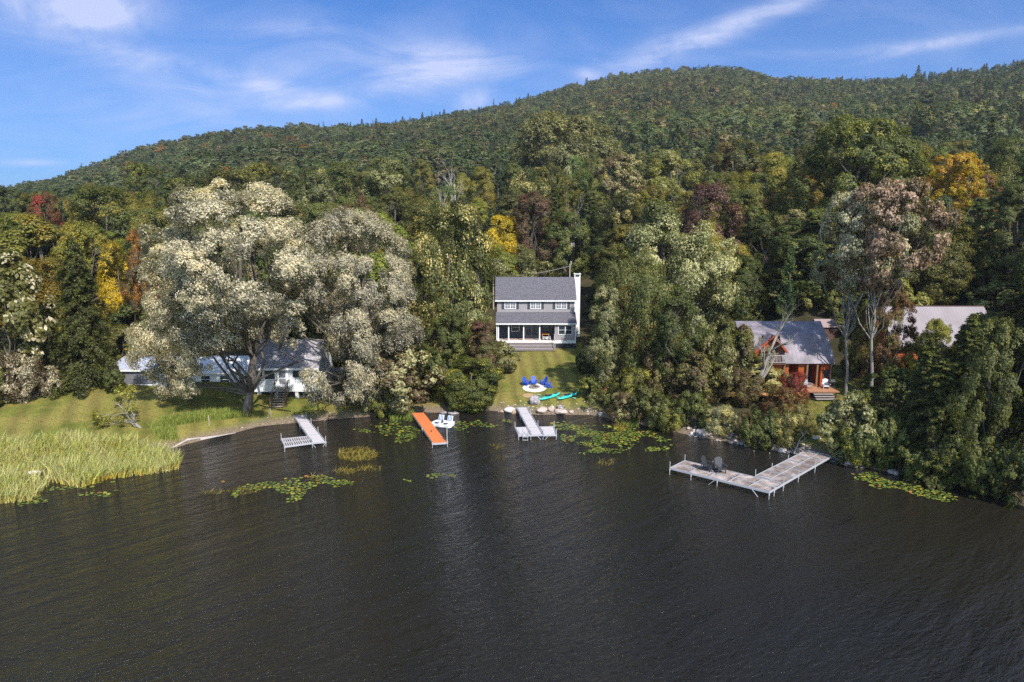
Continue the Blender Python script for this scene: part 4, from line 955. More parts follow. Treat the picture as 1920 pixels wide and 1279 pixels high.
def window(root,x,z,w,h,y,fm=WHITE,gm=GLASS,units=2,cols=2,rows=3,name='window',fw=.09,label=None,bar=.022):
    """lower left corner x,z on a wall facing -y at y"""
    mb=MB(); 
    mb.box(x-fw,x+w+fw,y-.06,y-.002,z-fw,z); mb.box(x-fw,x+w+fw,y-.06,y-.002,z+h,z+h+fw)
    mb.box(x-fw,x,y-.06,y-.002,z,z+h); mb.box(x+w,x+w+fw,y-.06,y-.002,z,z+h)
    uw=w/units
    for i in range(1,units): mb.box(x+uw*i-.05,x+uw*i+.05,y-.058,y-.002,z,z+h)
    for i in range(units):
        for k in range(1,cols): mb.box(x+uw*i+uw*k/cols-bar,x+uw*i+uw*k/cols+bar,y-.05,y-.03,z,z+h)
        for k in range(1,rows): mb.box(x+uw*i,x+uw*(i+1),y-.049,y-.031,z+h*k/rows-bar,z+h*k/rows+bar)
    o_=mb.build(name,fm,root)
    if label: o_['label']=label
    mb=MB(); mb.box(x,x+w,y-.028,y-.004,z,z+h); mb.build('pane',gm,o_); return o_
# ---- grey two storey house
Hp=hit(1078,653); Yh=Hp.y-.05
def hx(px,y=Yh,z=4.): # world x of a pixel column on plane y
    f=y*CP-(z-CH)*SP; return (px-960)/F*f
def hz(py,y=Yh): return at_y(1000,py,y)[1]
gy0=g(hx(1000),Yh)
Hh=thing('grey_house','two storey grey clapboard house with porch and white chimney above the lawn','house',(hx(931),Yh,gy0))
def X(px): return hx(px)-hx(931)
def Zf(py,y=0.): return at_y(1000,py,Yh+y)[1]-gy0
XR=X(1079.5); ZF=Zf(638.5); ZB=Zf(643.5); Z1=Zf(605.5); ZE=Zf(560,2.4); ZW=Zf(585,2.4); D=9.2
ym_=2.4+(D-2.4)/2; ZR=Zf(519.5,ym_)
mb=MB(); xm=X(1040)
mb.box(xm,XR-.05,0,2.4,ZF,Z1); gwall(mb,.05,XR-.05,2.4,D,-.3,ZE,ZR-.12); mb.build('wall',SID,Hh)
mb=MB(); gable(mb,0.02,XR-.02,2.4,D,ZE+.02,ZR,.26); mb.build('roof',SHING,Hh)
mb=MB(); sl=(ZW-Z1)/2.4; mb.add([(-.1,-.3,Z1+.12-sl*.3),(XR+.1,-.3,Z1+.12-sl*.3),(XR+.1,2.397,ZW),(-.1,2.397,ZW)]+[(-.1,-.3,Z1-.0-sl*.3),(XR+.1,-.3,Z1-.0-sl*.3),(XR+.1,2.397,ZW-.13),(-.1,2.397,ZW-.13)],[(0,1,2,3),(7,6,5,4),(0,4,5,1),(1,5,6,2),(3,7,4,0)])
mb.build('porch_roof',SHING,Hh)
mb=MB(); zg=ZE+.02-(ZR-ZE)/(ym_-2.4)*.26; mb.box(-.24,XR+.24,2.05,2.138,zg-.2,zg-.02); mb.box(-.08,XR+.08,-.36,-.303,Z1-sl*.3-.05,Z1-sl*.3+.13); mb.build('gutter',WHITE,Hh)
mb=MB(); mb.box(-.02,XR+.02,-.06,-.002,ZB-.02,ZF); mb.box(-.02,.12,-.05,0,ZF,Z1); mb.box(XR-.12,XR,-.03,.02,ZF,Z1-.06); mb.box(XR-.12,XR-.0,2.37,2.42,ZW,ZE); mb.build('trim_board',WHITE,Hh)
mb=MB(); mb.box(xm,XR-.05,.02,2.4,-.4,ZB-.02); mb.build('foundation',mat('dark_lattice',(.025,.027,.035),.8,.25,8,.4),Hh)
mb=MB(); 
for i in range(9): mb.box(xm+.2+i*(XR-xm-.4)/8,xm+.215+i*(XR-xm-.4)/8,.0,.018,-.1,ZB-.05)
mb.build('lattice_strips',mat('grey_lattice',(.12,.12,.14),.8,.1),Hh)
# upper windows with shutters
for a,b_ in ((946,967.5),(994,1014),(1041,1062.3)):
    z0,z1=Zf(578.3,2.4),Zf(563,2.4); f=1+2.4/Yh
    x0=hx(a,Yh+2.4)-hx(931); x1=hx(b_,Yh+2.4)-hx(931)
    window(Hh,x0+.1,z0,x1-x0-.2,z1-z0-.06,2.4,gm=GLASSL)
    for xs in (x0-.40,x1+.06):
        mb=MB(); mb.box(xs,xs+.34,2.34,2.397,z0-.08,z1+.02); mb.build('shutter',SHUT,Hh)
window(Hh,X(1047.5),Zf(626.5),X(1071.5)-X(1047.5),Zf(611)-Zf(626.5),0.,units=2,cols=1,rows=2)
# porch
mb=MB(); mb.box(.02,xm-.002,-.02,2.39,ZF-.16,ZF-.01); mb.build('porch_floor',mat('porch_boards',(.46,.36,.32),.75,.12,3,.2,stripe=(0,.14,.3)),Hh)
mb=MB(); mb.box(.1,xm,2.33,2.398,ZF,Z1+.4); mb.build('porch_wall',DKBLUE,Hh)
for px in (934.5,953.8,981.8,1011.8):
    mb=MB(); x=X(px); mb.box(x-.085,x+.085,.02,.19,ZF,Z1-.02); mb.box(x-.12,x+.12,-.01,.22,ZF,ZF+.12); mb.build('porch_post',WHITE,Hh)
mb=MB(); mb.box(.05,xm,.03,.2,Z1-.16,Z1+.0); mb.build('porch_beam',WHITE,Hh)
x0,x1=X(987),X(1008); window(Hh,x0,ZF+.12,x1-x0,2.05,2.33,fm=mat('grey_blue_frame',(.20,.25,.33),.6,.05),units=2,cols=1,rows=1,name='sliding_door',fw=.12)
window(Hh,X(960),ZF+1.0,1.0,1.05,2.33,units=1,cols=1,rows=2); window(Hh,X(1019),ZF+.75,1.9,1.35,2.33,units=2,cols=1,rows=1,fm=DKBLUE)
# steps
mb=MB(); xa,xb=X(955),X(1038.5); nst=6
for i in range(nst):
    z=ZF-.16-(i+1)*(ZF-.1)/(nst+.6); y=-.30*(i+1); mb.box(xa,xb,y,y+.32,z,z+.055)
mb.build('tread',mat('grey_tread',(.42,.37,.37),.8,.12,3,.2),Hh)
mb=MB(); mb.box(xa,xb,-.28*nst,-.07,-.3,.05)
for i in range(nst):
    z=ZF-.16-(i+1)*(ZF-.1)/(nst+.6); y=-.30*(i+1); mb.box(xa+.02,xb-.02,y+.3,y+.315,-.1,z-.002)
mb.build('riser',mat('dark_riser',(.06,.05,.055),.9,.1),Hh)
mb=MB(); mb.beam((xb+.05,-.05,ZF),(xb+.05,-.05,ZF+.95),.1,.1); mb.beam((xb+.05,-1.75,.0),(xb+.05,-1.75,1.0),.1,.1); mb.beam((xb+.05,-.05,ZF+.9),(xb+.05,-1.75,.95),.06,.09); mb.build('hand_rail',mat('grey_rail',(.36,.33,.34),.7,.1),Hh)
# chimney
yc=ym_-.3; cx0=hx(1077.6,Yh+yc,8)-hx(931); cx1=hx(1087.3,Yh+yc,8)-hx(931); cx0=max(cx0,XR+.27)
zt=Zf(513,yc)
mb=MB(); mb.box(XR-.02,cx1,yc-.02,yc+1.1,-.3,ZE+.9); mb.box(cx0-.12,cx1+.0,yc,yc+1.0,ZE+.85,zt-.12); ch_=mb.build('chimney',WHITE,Hh)
mb=MB(); mb.box(cx0-.18,cx1+.07,yc-.07,yc+1.07,zt-.12,zt); mb.build('chimney_cap',WHITE,ch_)
mb=MB(); mb.box(cx0+.05,cx1-.15,yc-.08,yc-.071,zt-.42,zt-.16); mb.box(cx0+.02,cx1-.12,yc+.1,yc+.8,zt+.003,zt+.02); mb.build('flue',mat('flue_dark',(.04,.04,.045),.8,.1),ch_)
# things on the porch
t=thing('picnic_table','small orange topped table on the porch of the grey house','table',(Hh.location.x+X(1023.5),Yh+1.35,gy0+ZF))
mb=MB(); mb.box(-.55,.55,-.4,.4,.70,.76); mb.build('tabletop',mat('orange_cloth',(.75,.27,.03),.8,.1),t)
for s in (-1,1):
    for q_ in (-1,1): mb=MB(); mb.box(s*.46-.03,s*.46+.03,q_*.32-.03,q_*.32+.03,0,.70); mb.build('leg',WOODP,t)
t=thing('patterned_bench','low bench with a black and white patterned cover on the porch','bench',(Hh.location.x+X(1025),Yh+.62,gy0+ZF))
m=bpy.data.materials.new('zigzag_cover'); b=N(m); tcg=b.n('ShaderNodeTexCoord').outputs['Object']; wv=b.n('ShaderNodeTexChecker',{'Vector':b.n('ShaderNodeMapping',{0:tcg,2:(.6,.5,.78)}).outputs[0],'Scale':6.,'Color1':(.72,.72,.74,1),'Color2':(.05,.05,.06,1)}).outputs[0]
p=b.n('ShaderNodeBsdfPrincipled',{'Base Color':wv,'Roughness':.85}); b.out(p.outputs[0])
mb=MB(); mb.box(-.58,.58,-.2,.22,.34,.44); mb.box(-.58,.58,-.23,-.202,.10,.42); mb.build('cover',m,t)
for s in (-1,1): mb=MB(); mb.box(s*.5-.04,s*.5+.04,-.15,.18,0,.34); mb.build('leg',WOODP,t)
# ---- white cabin
P0=hit(482,742); Yc=P0.y+.1; rzc=math.radians(1.5)
xa=hx(477,Yc,2); xb=hx(594.5,Yc,2); Wc=xb-xa; gz=g((xa+xb)/2,Yc)
Cb=thing('white_cabin','small white lakeside cabin on short piers with a patched grey roof','cabin',(xa,Yc,gz),rzc)
def cz(py,y=0.): return at_y(540,py,Yc+y)[1]-gz
def cx(px): return hx(px,Yc,2)-xa
zb,ze,Dc=cz(735),cz(690),8.0; zr=cz(636.5,Dc/2)
WSD=mat('white_siding',(.74,.75,.77),.6,.10,2,.12)
mb=MB(); gwall(mb,0,Wc,0,Dc,zb,ze,zr-.15); mb.build('wall',WSD,Cb)
mb=MB(); gable(mb,-.1,Wc+.02,0,Dc,ze+.05,zr,.3); mb.build('roof',mat('patched_grey_shingle',(.25,.24,.27),.9,.45,4,.5,(.36,.34,.37),fine=22),Cb)
mb=MB(); mb.box(-.35,Wc+.3,-.36,-.305,ze-.20,ze+.0); mb.build('eave_board',WHITE,Cb)
for x in (.3,cx(514),cx(552),Wc-.5):
    for y in (.1,Dc-.6): mb=MB(); mb.box(x,x+.35,y,y+.35,-.5,zb-.002); mb.build('pier',mat('concrete_pier',(.55,.54,.52),.9,.1),Cb)
mb=MB(); mb.box(.1,Wc-.1,.5,Dc-.2,-.3,zb-.004); mb.build('crawl_shade_block',mat('crawl_shade',(.02,.02,.02),.95,.1),Cb)  # near-black block stands in for the shade between the piers
for a,b_ in ((482.5,494),(498,517)): window(Cb,cx(a),cz(711),cx(b_)-cx(a),cz(695)-cz(711),0.,units=1,cols=1,rows=1,bar=.01)
for a,b_ in ((550,562.5),(567,586)): window(Cb,cx(a),cz(708.5),cx(b_)-cx(a),cz(693.5)-cz(708.5),0.,units=1,cols=1,rows=1)
x0,x1=cx(523),cx(538.5); z0=cz(725)
mb=MB(); mb.box(x0-.1,x0,-.05,-.002,z0,cz(692)); mb.box(x1,x1+.1,-.05,-.002,z0,cz(692)); mb.box(x0-.1,x1+.1,-.05,-.002,cz(692),cz(691)+.05)
mb.box(x0,x1,-.045,-.003,z0,z0+.25); mb.box(x0+.0,x0+.10,-.04,-.003,z0,cz(692)); mb.box(x1-.10,x1,-.04,-.003,z0,cz(692)); mb.box(x0,x1,-.04,-.003,z0+.9,z0+1.0); dr=mb.build('screen_door',WHITE,Cb)
mb=MB(); mb.box(x0+.1,x1-.1,-.03,-.012,z0+.25,cz(692)-.02); mb.build('pane',gmat('screen_glass',(.22,.23,.25),.3),dr)
zs=cz(726)
mb=MB(); xs0,xs1=cx(521.5),cx(543); nst=7
mb.box(xs0,xs1,-.9,-.06,zs-.07,zs)
for i in range(nst): z=zs-.02-(i+1)*(zs+.15)/nst; y=-.9-.27*(i+1); mb.box(xs0,xs1,y,y+.30,z,z+.05)
mb.build('steps',mat('mossy_tread',(.30,.25,.22),.85,.3,5,.3),Cb)
for s_,x in ((0,xs0-.05),(1,xs1+.05)):
    mb=MB(); y2=-.9-.27*nst
    mb.beam((x,-.9,zs),(x,-.9,zs+.9),.09,.09); mb.beam((x,y2,-.2),(x,y2,.85),.09,.09); mb.beam((x,-.9,zs+.86),(x,y2,.8),.05,.1); mb.beam((x,-.9,zs+.4),(x,y2,.4),.04,.08); mb.beam((x,-.08,zs+.86),(x,-.9,zs+.86),.05,.1); mb.beam((x,-.3,zs-.1),(x,y2,-.1),.05,.2); mb.build('stair_rail',mat('brown_stained_wood',(.17,.11,.065),.8,.2),Cb)
# greyish fence right of the cabin
A_=hit(604,728); Z_=hit(655,726)
f_=thing('wooden_fence','weathered greyish board fence running right from the white cabin','fence',(A_.x,A_.y+2.2,g(A_.x,A_.y+2.2)))
Lf=3.4; m=mat('grey_board',(.30,.27,.28),.85,.2,3,.3,stripe=(0,.16,.5))
mb=MB(); mb.box(0,Lf,0,.05,.1,1.75); mb.build('board_panel',m,f_)
for i in range(3): mb=MB(); mb.box(i*Lf/2-.06,i*Lf/2+.06,.052,.17,-.3,1.85); mb.build('post',m,f_)
# ---- low white house and garage behind the willow
def lowhouse(pxa,pxb,ybase,yeave,yridge,label,name,wm,rm,dep=7.,dark=None,oh=.3):
    P=hit((pxa+pxb)/2,ybase); Y=P.y; xa=hx(pxa,Y,3); xb=hx(pxb,Y,3); z0=g(xa,Y); t=thing(name,label,'house' if 'house' in name else 'garage',(xa,Y,z0))
    z=lambda py,y=0.: at_y((pxa+pxb)/2,py,Y+y)[1]-z0
    ze,zr=z(yeave),z(yridge,dep/2); W=xb-xa
    mb=MB(); gwall(mb,0,W,0,dep,-.3,ze,zr-.14); mb.build('wall',wm,t); mb=MB(); gable(mb,0,W,0,dep,ze+.04,zr,oh); mb.build('roof',rm,t)
    mb=MB(); mb.box(-oh,W+oh,-oh-.05,-oh-.004,ze-.22,ze-.04); mb.build('eave_board',WHITE,t)
    return t,z,W,ze,Y
RWH=mat('white_metal_roof',(.72,.73,.76),.5,.06,2,.05,stripe=(0,.5,.15))
t,z,W,ze,Y=lowhouse(322,474,716,697,667,'long low white house with a bright white roof behind the large willow','white_house',WSD,RWH)
for i in range(4): window(t,1.2+i*2.2,ze-1.35,1.0,.85,0.,units=1,cols=1,rows=2)
t,z,W,ze,Y=lowhouse(209,312,722,692,668,'low garage with bluish roof and dark open front left of the large willow','garage',WSD,mat('bluish_roof',(.33,.36,.45),.8,.2,4,.3,(.45,.47,.53)))
mb=MB(); mb.box(1.3,W-1.2,-.03,-.004,.0,ze-.35); mb.build('garage_door',mat('dull_door',(.16,.16,.18),.7,.15,3,.1,stripe=(2,.5,.4)),t)
mb=MB(); mb.box(1.15,1.29,-.06,-.004,0,ze-.2); mb.build('door_frame',WHITE,t)
# ---- log cabin
LOG=mat('orange_logs',(.42,.095,.016),.6,.3,2,.5,(.27,.055,.012),stripe=(2,.24,.55)); MET=mat('grey_metal_roof',(.17,.15,.17),.65,.25,.7,.1,(.24,.205,.235),stripe=(0,.42,.28))
DKT=mat('dark_brown_trim',(.09,.045,.03),.7,.15); DECKM=mat('stained_deck',(.40,.19,.10),.75,.15,2,.2,stripe=(1,.14,.35))
Pd=hit(1540,748); Yl=Pd.y; x0w=hx(1375,Yl,3.5)
zl0=g(hx(1480,Yl),Yl)
Lc=thing('log_cabin','orange log cabin with grey metal roof, gabled balcony and front deck behind the brush','cabin',(x0w,Yl,zl0))
lx=lambda px,y=0.: hx(px,Yl+y,4)-x0w
lz=lambda py,y=0.: at_y(1480,py,Yl+y)[1]-zl0
zd=lz(734.5)      # deck top at its front edge
y1=2.6            # porch posts/wall line
y2=4.6            # house wall
zdk=zd; 
mb=MB(); mb.box(lx(1508),lx(1576),0,y2,zdk-.12,zdk); mb.build('deck',DECKM,Lc)
mb=MB(); mb.box(lx(1365),lx(1508)-.01,-.4,y1,lz(741,-.4)-.12,lz(741,-.4)); mb.build('deck',mat('sunlit_stained_deck',(.52,.23,.09),.75,.12,2,.2,stripe=(1,.14,.35)),Lc)  # left deck: brighter copy of the deck stain, sunlight put into the colour
mb=MB(); 
for i in range(12): x=lx(1370)+i*(lx(1572)-lx(1370))/11; mb.box(x-.06,x+.06,.2,.32,-.8,zdk-.35 if x<lx(1505) else zdk-.12)
mb.build('deck_supports',DKT,Lc)
mb=MB(); 
for i in range(3): mb.box(lx(1526),lx(1562),-.3*(i+1),-.3*i,zdk-.19*(i+1)-.07,zdk-.19*(i+1))
mb.build('steps',mat('grey_step',(.30,.26,.25),.8,.15),Lc)
Wx0,Wx1=lx(1384,y2),lx(1556,y2); Dl=8.; ymid=y2+Dl/2-1.; ridge=lz(602,ymid); 
zeL=lz(668,y2)
mb=MB(); gwall(mb,Wx0,Wx1,y2,y2+Dl,-.3,zeL,ridge-.2,ym=ymid); mb.build('wall',LOG,Lc)
# main roof: front slope runs out over the porch on the right
def slab(mb,P,th=.12):
    P=[Vector(p) for p in P]; n=(P[1]-P[0]).cross(P[3]-P[0]).normalized()
    if n.z<0: n=-n
    mb.add(P+[p-n*th for p in P],[(0,1,2,3),(7,6,5,4),(0,4,5,1),(1,5,6,2),(2,6,7,3),(3,7,4,0)])
rx0,rx1=lx(1372,ymid),lx(1532,ymid)
zk=lz(628,y2-.4); kx0,kx1=lx(1380,y2-.4),lx(1542,y2-.4)
mb=MB(); slab(mb,[(kx0+.3,y2-.4,zk),(kx1+.15,y2-.4,zk),(rx1,ymid,ridge),(rx0,ymid,ridge)]); slab(mb,[(rx0,ymid+.002,ridge),(rx1,ymid+.002,ridge),(rx1,y2+Dl+.3,zeL),(rx0,y2+Dl+.3,zeL)]); mb.build('roof',MET,Lc)
ye_=y1-.45; zpe=lz(682,ye_)
mb=MB(); slab(mb,[(lx(1466,ye_),ye_,zpe),(lx(1565,ye_),ye_,zpe),(lx(1546,y2-.43),y2-.43,zk-.03),(lx(1458,y2-.43),y2-.43,zk-.03)]); 
slab(mb,[(lx(1392,ye_+1.1),ye_+1.1,lz(668,ye_+1.1)),(lx(1420,ye_+1.1),ye_+1.1,lz(668,ye_+1.1)),(lx(1424,y2-.43),y2-.43,zk-.03),(lx(1383,y2-.43),y2-.43,zk-.03)]); mb.build('porch_roof',MET,Lc)
# balcony gable
gx0,gx1=lx(1417,y1),lx(1466,y1); gm_=(gx0+gx1)/2+.25; zp=lz(629,y1); zg0=lz(655,y1)
mb=MB(); yb=y2+2.2
mb.add([(gx0,y1+.5,lz(680,y1)),(gx1,y1+.5,lz(680,y1)),(gx1,y1+.5,zg0),(gm_,y1+.5,zp-.15),(gx0,y1+.5,zg0)]+[(gx0,yb,lz(680,y1)),(gx1,yb,lz(680,y1)),(gx1,yb,zg0),(gm_,yb,zp-.15),(gx0,yb,zg0)],[(0,1,2,3,4),(9,8,7,6,5),(0,5,6,1),(1,6,7,2),(4,9,5,0)])
mb.build('gable_wall',LOG,Lc)
mb=MB(); slab(mb,[(gx0-.35,y1-.15,zg0-.3),(gx0-.35,yb,zg0-.3),(gm_,yb,zp+.05),(gm_,y1-.15,zp+.05)]); slab(mb,[(gm_+.002,y1-.15,zp+.05),(gm_+.002,yb,zp+.05),(gx1+.35,yb,zg0-.3),(gx1+.35,y1-.15,zg0-.3)]); mb.build('gable_roof',MET,Lc)
mb=MB(); mb.beam((gx0-.37,y1-.2,zg0-.36),(gm_,y1-.2,zp-.02),.1,.2); mb.beam((gm_,y1-.2,zp-.02),(gx1+.37,y1-.2,zg0-.36),.1,.2); mb.build('gable_trim',mat('red_brown_trim',(.35,.06,.02),.6,.15),Lc)
zbf=lz(680,y1); bx0,bx1=lx(1432,y1),lx(1469,y1)
mb=MB(); mb.box(bx0,bx1,y1-.5,y1+.49,zbf-.14,zbf); mb.build('balcony_floor',DKT,Lc)
mb=MB(); mb.box(bx0,bx1,y1-.5,y1-.43,zbf+.85,zbf+.93); mb.box(bx0,bx1,y1-.5,y1-.43,zbf+.08,zbf+.14); nb=14
for i in range(nb+1): x=bx0+(bx1-bx0)*i/nb; mb.box(x-.02,x+.02,y1-.48,y1-.44,zbf+.14,zbf+.85)
mb.build('balcony_railing',mat('grey_weathered_rail',(.38,.34,.33),.8,.15),Lc)
window(Lc,(gx0+gx1)/2-.1,zbf+.15,1.0,1.5,y1+.5,fm=DKT,units=1,cols=1,rows=1,name='balcony_door')
# porch front
zp0=lz(716,y1); zdd=zdk
for px in (1469,1512,1531,1556):
    mb=MB(); x=lx(px,y1-.2); mb.box(x-.09,x+.09,y1-.3,y1-.12,zdd-.6 if px<1500 else zdd,zpe+.05); mb.build('porch_post',mat('log_post',(.20,.10,.05),.7,.2),Lc)
mb=MB(); mb.box(lx(1538,y1),lx(1557,y1),y1,y2,zdd,zpe+.35); mb.box(lx(1468,y1),lx(1478,y1),y1,y2,zdd-.5,zpe+.35); mb.box(lx(1496,y1),lx(1510,y1),y1,y2,zdd-.5,zpe+.35);mb.box(lx(1420,y1),lx(1466,y1),y1,y2,zdd-.5,zbf-.15); mb.build('porch_wall',LOG,Lc)
window(Lc,lx(1516,y1),zdd+.02,1.1,1.95,y2,fm=DKT,units=1,cols=1,rows=1,name='door'); window(Lc,lx(1481,y2),zdd+.6,1.3,1.1,y2,fm=DKT,units=2,cols=1,rows=1); window(Lc,lx(1544,y1),zdd+1.0,.5,.7,y1,fm=DKT,units=1,cols=1,rows=1)
# chairs and grill on the deck
WRT=mat('grey_resin',(.30,.31,.33),.6,.1)
lo_=Lc.location
chair((lo_.x+lx(1514,1.6),lo_.y+1.7,lo_.z+zdk),.3,WRT,'grey garden chair on the log cabin deck beside the red shrub','garden chairs on the deck',.95)
chair((lo_.x+lx(1549,1.6),lo_.y+1.6,lo_.z+zdk),-.2,mat('white_resin',(.7,.7,.72),.5,.05),'white garden chair at the right end of the log cabin deck','garden chairs on the deck',.95)
t=thing('grill','small black covered grill on the right corner of the log cabin deck','grill',(lo_.x+lx(1560,1.2),lo_.y+1.2,lo_.z+zdk))
mb=MB(); mb.tube([(-.4,0,.72),(-.2,0,.85),(.2,0,.85),(.4,0,.72)],[.12,.26,.26,.12],10); mb.build('lid',BLACK,t)
for s in (-1,1):
    for q_ in (-1,1): mb=MB(); mb.tube([(s*.3,q_*.16,0),(s*.26,q_*.12,.7)],[.02,.02],5); mb.build('leg',BLACK,t)
# ---- far right cabin with metal roof
Pr=hit(1690,679); Yr=Pr.y+.2; xr=hx(1681,Yr,5); zr0=g(xr,Yr)
Rc=thing('orange_cabin','orange cabin with ribbed pale metal roof at the far right, mostly behind bushes','cabin',(xr,Yr,zr0))
rz_=lambda py,y=0.: at_y(1760,py,Yr+y)[1]-zr0
rx_=lambda px,y=0.: hx(px,Yr+y,6)-xr
Dr=8.; zE=rz_(645); zRr=rz_(574,Dr/2); W=rx_(1832,Dr/2)-.3
mb=MB(); gwall(mb,0,W,0,Dr,-.5,zE,zRr-.2); mb.build('wall',LOG,Rc)
mb=MB(); gable(mb,-.0,W,0,Dr,zE+.05,zRr,.5,th=.14); mb.build('roof',mat('pale_metal_roof',(.25,.215,.225),.65,.12,.6,.1,stripe=(0,.42,.30)),Rc)
mb=MB(); mb.box(-.5,W+.5,-.57,-.505,zE-.42,zE-.2); mb.box(-.5,W+.5,Dr/2-.1,Dr/2+.1,zRr-.0,zRr+.05); mb.build('roof_trim',DKT,Rc)
window(Rc,2.2,1.0,1.4,1.1,0.,fm=DKT,units=2,cols=1,rows=1)
# tiny shed behind
Ps=hit(1553,640); t=thing('garden_shed','small brown roofed shed between the log cabin and the white trunked tree','shed',(Ps.x,Ps.y,Ps.z))
mb=MB(); gwall(mb,-1.3,1.3,0,2.4,-.3,1.9,2.5); mb.build('wall',DKT,t); mb=MB(); gable(mb,-1.3,1.3,0,2.4,1.95,2.65,.2,th=.08); mb.build('roof',mat('brown_shingle',(.30,.22,.21),.9,.2,6,.3),t)
# orange fence panel at the right of the lawn
P=hit(1117,752); t=thing('wooden_fence','short orange brown board fence panel at the right edge of the centre lawn','fence',(P.x,P.y,P.z),-.15)
m=mat('orange_board',(.50,.23,.11),.8,.15,3,.2,stripe=(0,.15,.45)); mb=MB(); mb.box(0,2.1,0,.04,.1,1.75); mb.build('board_panel',m,t)
for i in range(2): mb=MB(); mb.box(i*1.0-.05,i*1.0+.05,-.09,-.003,-.2,1.8); mb.build('post',m,t)
# utility line behind the house
Pa=Vector((hx(925,Yh+22,10),Yh+22,at_y(925,518,Yh+22)[1])); Pb=Vector((hx(1068,Yh+22,10),Yh+22,at_y(1068,499,Yh+22)[1])); 
t=thing('power_line','thin sagging power line behind the grey roof, on two poles','power line',(Pa.x,Pa.y,g(Pa.x,Pa.y)))
mb=MB(); pts_=[Pa.lerp(Pb,i/10)-Vector((0,0,.5*math.sin(PI*i/10)))-t.location for i in range(11)]; mb.tube(pts_,[.035]*11,5); mb.build('wire',mat('wire_grey',(.35,.33,.3),.6,.1),t)
for q_ in (Pa,Pb): mb=MB(); r_=q_-t.location; mb.tube([(r_.x,r_.y,g(q_.x,q_.y)-t.location.z-.5),(r_.x,r_.y,r_.z+.4)],[.14,.1],7); mb.build('pole',WOODP,t)
# ================================================================ rocks
ROCKS=[('big round grey boulder standing beside the T dock',1003,757,20,17,'g'),('pinkish flat rock at the water right of the big boulder',1017,771,20,9,'p'),('egg shaped pale rock in the shore row',1034,770,11,10,'p'),
('round grey rock behind the long pale shore rock',1050,766,12,8,'g'),('long pale slab rock lying at the water edge',1051,774,21,8,'p'),('small pale rock at the right end of the boulder row',1071,773,8,5,'p'),
('large pale rock left of the T dock',955,772,18,10,'w'),('tan rock touching the left side of the T dock',964,776,9,8,'t'),('small tan rock left of the large pale one',941,773,8,5,'t'),
('dark boulder under the small shoreline tree, right side',905,771,14,8,'g'),('dark boulder under the small shoreline tree, left side',873,769,16,9,'g'),('flat dark ledge rock left of the small shoreline tree',850,777,24,7,'g'),
('reddish ledge rock at the water below the shore tree',862,780,14,4,'t'),('grey flat rock near the landing of the orange dock',832,775,10,5,'g'),
('large grey flat rock under the pale willow bush',1316,816,20,15,'g'),('pale rock at the tip of the brushy bank',1298,815,9,6,'w'),('whitish rock beside the leaning birch',1465,846,11,8,'w'),('grey rock next to the long dock landing',1522,850,12,7,'g'),
('white lying rock on the small lawn by the long dock',1530,822,14,5,'w'),('large pale rock in the water right of the long dock landing',1591,869,16,9,'w'),('flat grey rock right at the long dock landing',1568,862,10,6,'g'),
('big dark rock in the water under the right bushes',1674,888,17,9,'g'),('grey rock under the hemlock at the right water edge',1703,892,10,6,'g'),('pale rock left end of the lily shore',1125,777,9,5,'w'),('grey rock at the lily shore under the green bush',1150,783,10,5,'g')]
RM=dict(g=mat('grey_granite',(.23,.21,.215),.9,.4,4,.6,(.32,.295,.30)),p=mat('pink_granite',(.50,.39,.34),.9,.25,3,.4,(.42,.34,.30)),t=mat('tan_rock',(.42,.29,.19),.9,.25,4,.5),w=mat('pale_rock',(.58,.54,.52),.9,.25,4,.5,(.40,.36,.34)))
rr=random.Random(77)
for lab,px,py,w,h,mk in ROCKS:
    P=hit(px,py) if py<885 else Vector((*onz(px,py),0)); f=P.y*CP-(P.z-CH)*SP; sx=w/F*f*.5*1.1; sz_=h/F*f*.5*1.25
    vs,fs=rockverts(rr,sx,sx*.8,sz_,3,.2); mb=MB(); mb.add([(x,y,z+sz_*.55) for x,y,z in vs],fs)
    o_=mb.build('boulder',RM[mk],None,True,loc=(P.x,P.y,P.z-.05),rot=(0,0,rr.uniform(-.5,.5))); tag(o_,lab,'boulder',group='boulders along the shore')
# small rubble along the bank
mb=MB()
def rub(pxs,pys,n,s0,s1,spread):
    for _ in range(n):
        u=rr.random(); i=u*(len(pxs)-1); k=int(i); px=pxs[k]+(pxs[min(k+1,len(pxs)-1)]-pxs[k])*(i-k); py=pys[k]+(pys[min(k+1,len(pxs)-1)]-pys[k])*(i-k)
        x,y=onz(px,py+rr.gauss(0,spread)); y+=.2; z=max(g(x,y),-.1); s=rr.uniform(s0,s1); vs,fs=rockverts(rr,s,s*.8,s*.55,1,.25); a=rr.uniform(0,6)
        M=Matrix.Translation((x,y,z+s*.1))@Matrix.Rotation(a,4,'Z'); mb.add([M@Vector(v) for v in vs],fs)
rub([1290,1340,1400,1470,1520],[815,822,836,849,852],420,.06,.2,4); rub([930,1000,1080,1120],[772,773,773,777],130,.05,.15,4); rub([1560,1620],[862,876],40,.1,.3,3); rub([450,560,700],[812,792,779],120,.04,.1,4)
o_=mb.build('shore_stones',mat('mixed_stone',(.30,.26,.24),.9,.4,2.5,.4,(.48,.42,.38)),None); tag(o_,'loose pale stones and gravel along the banks','stones',kind='stuff')
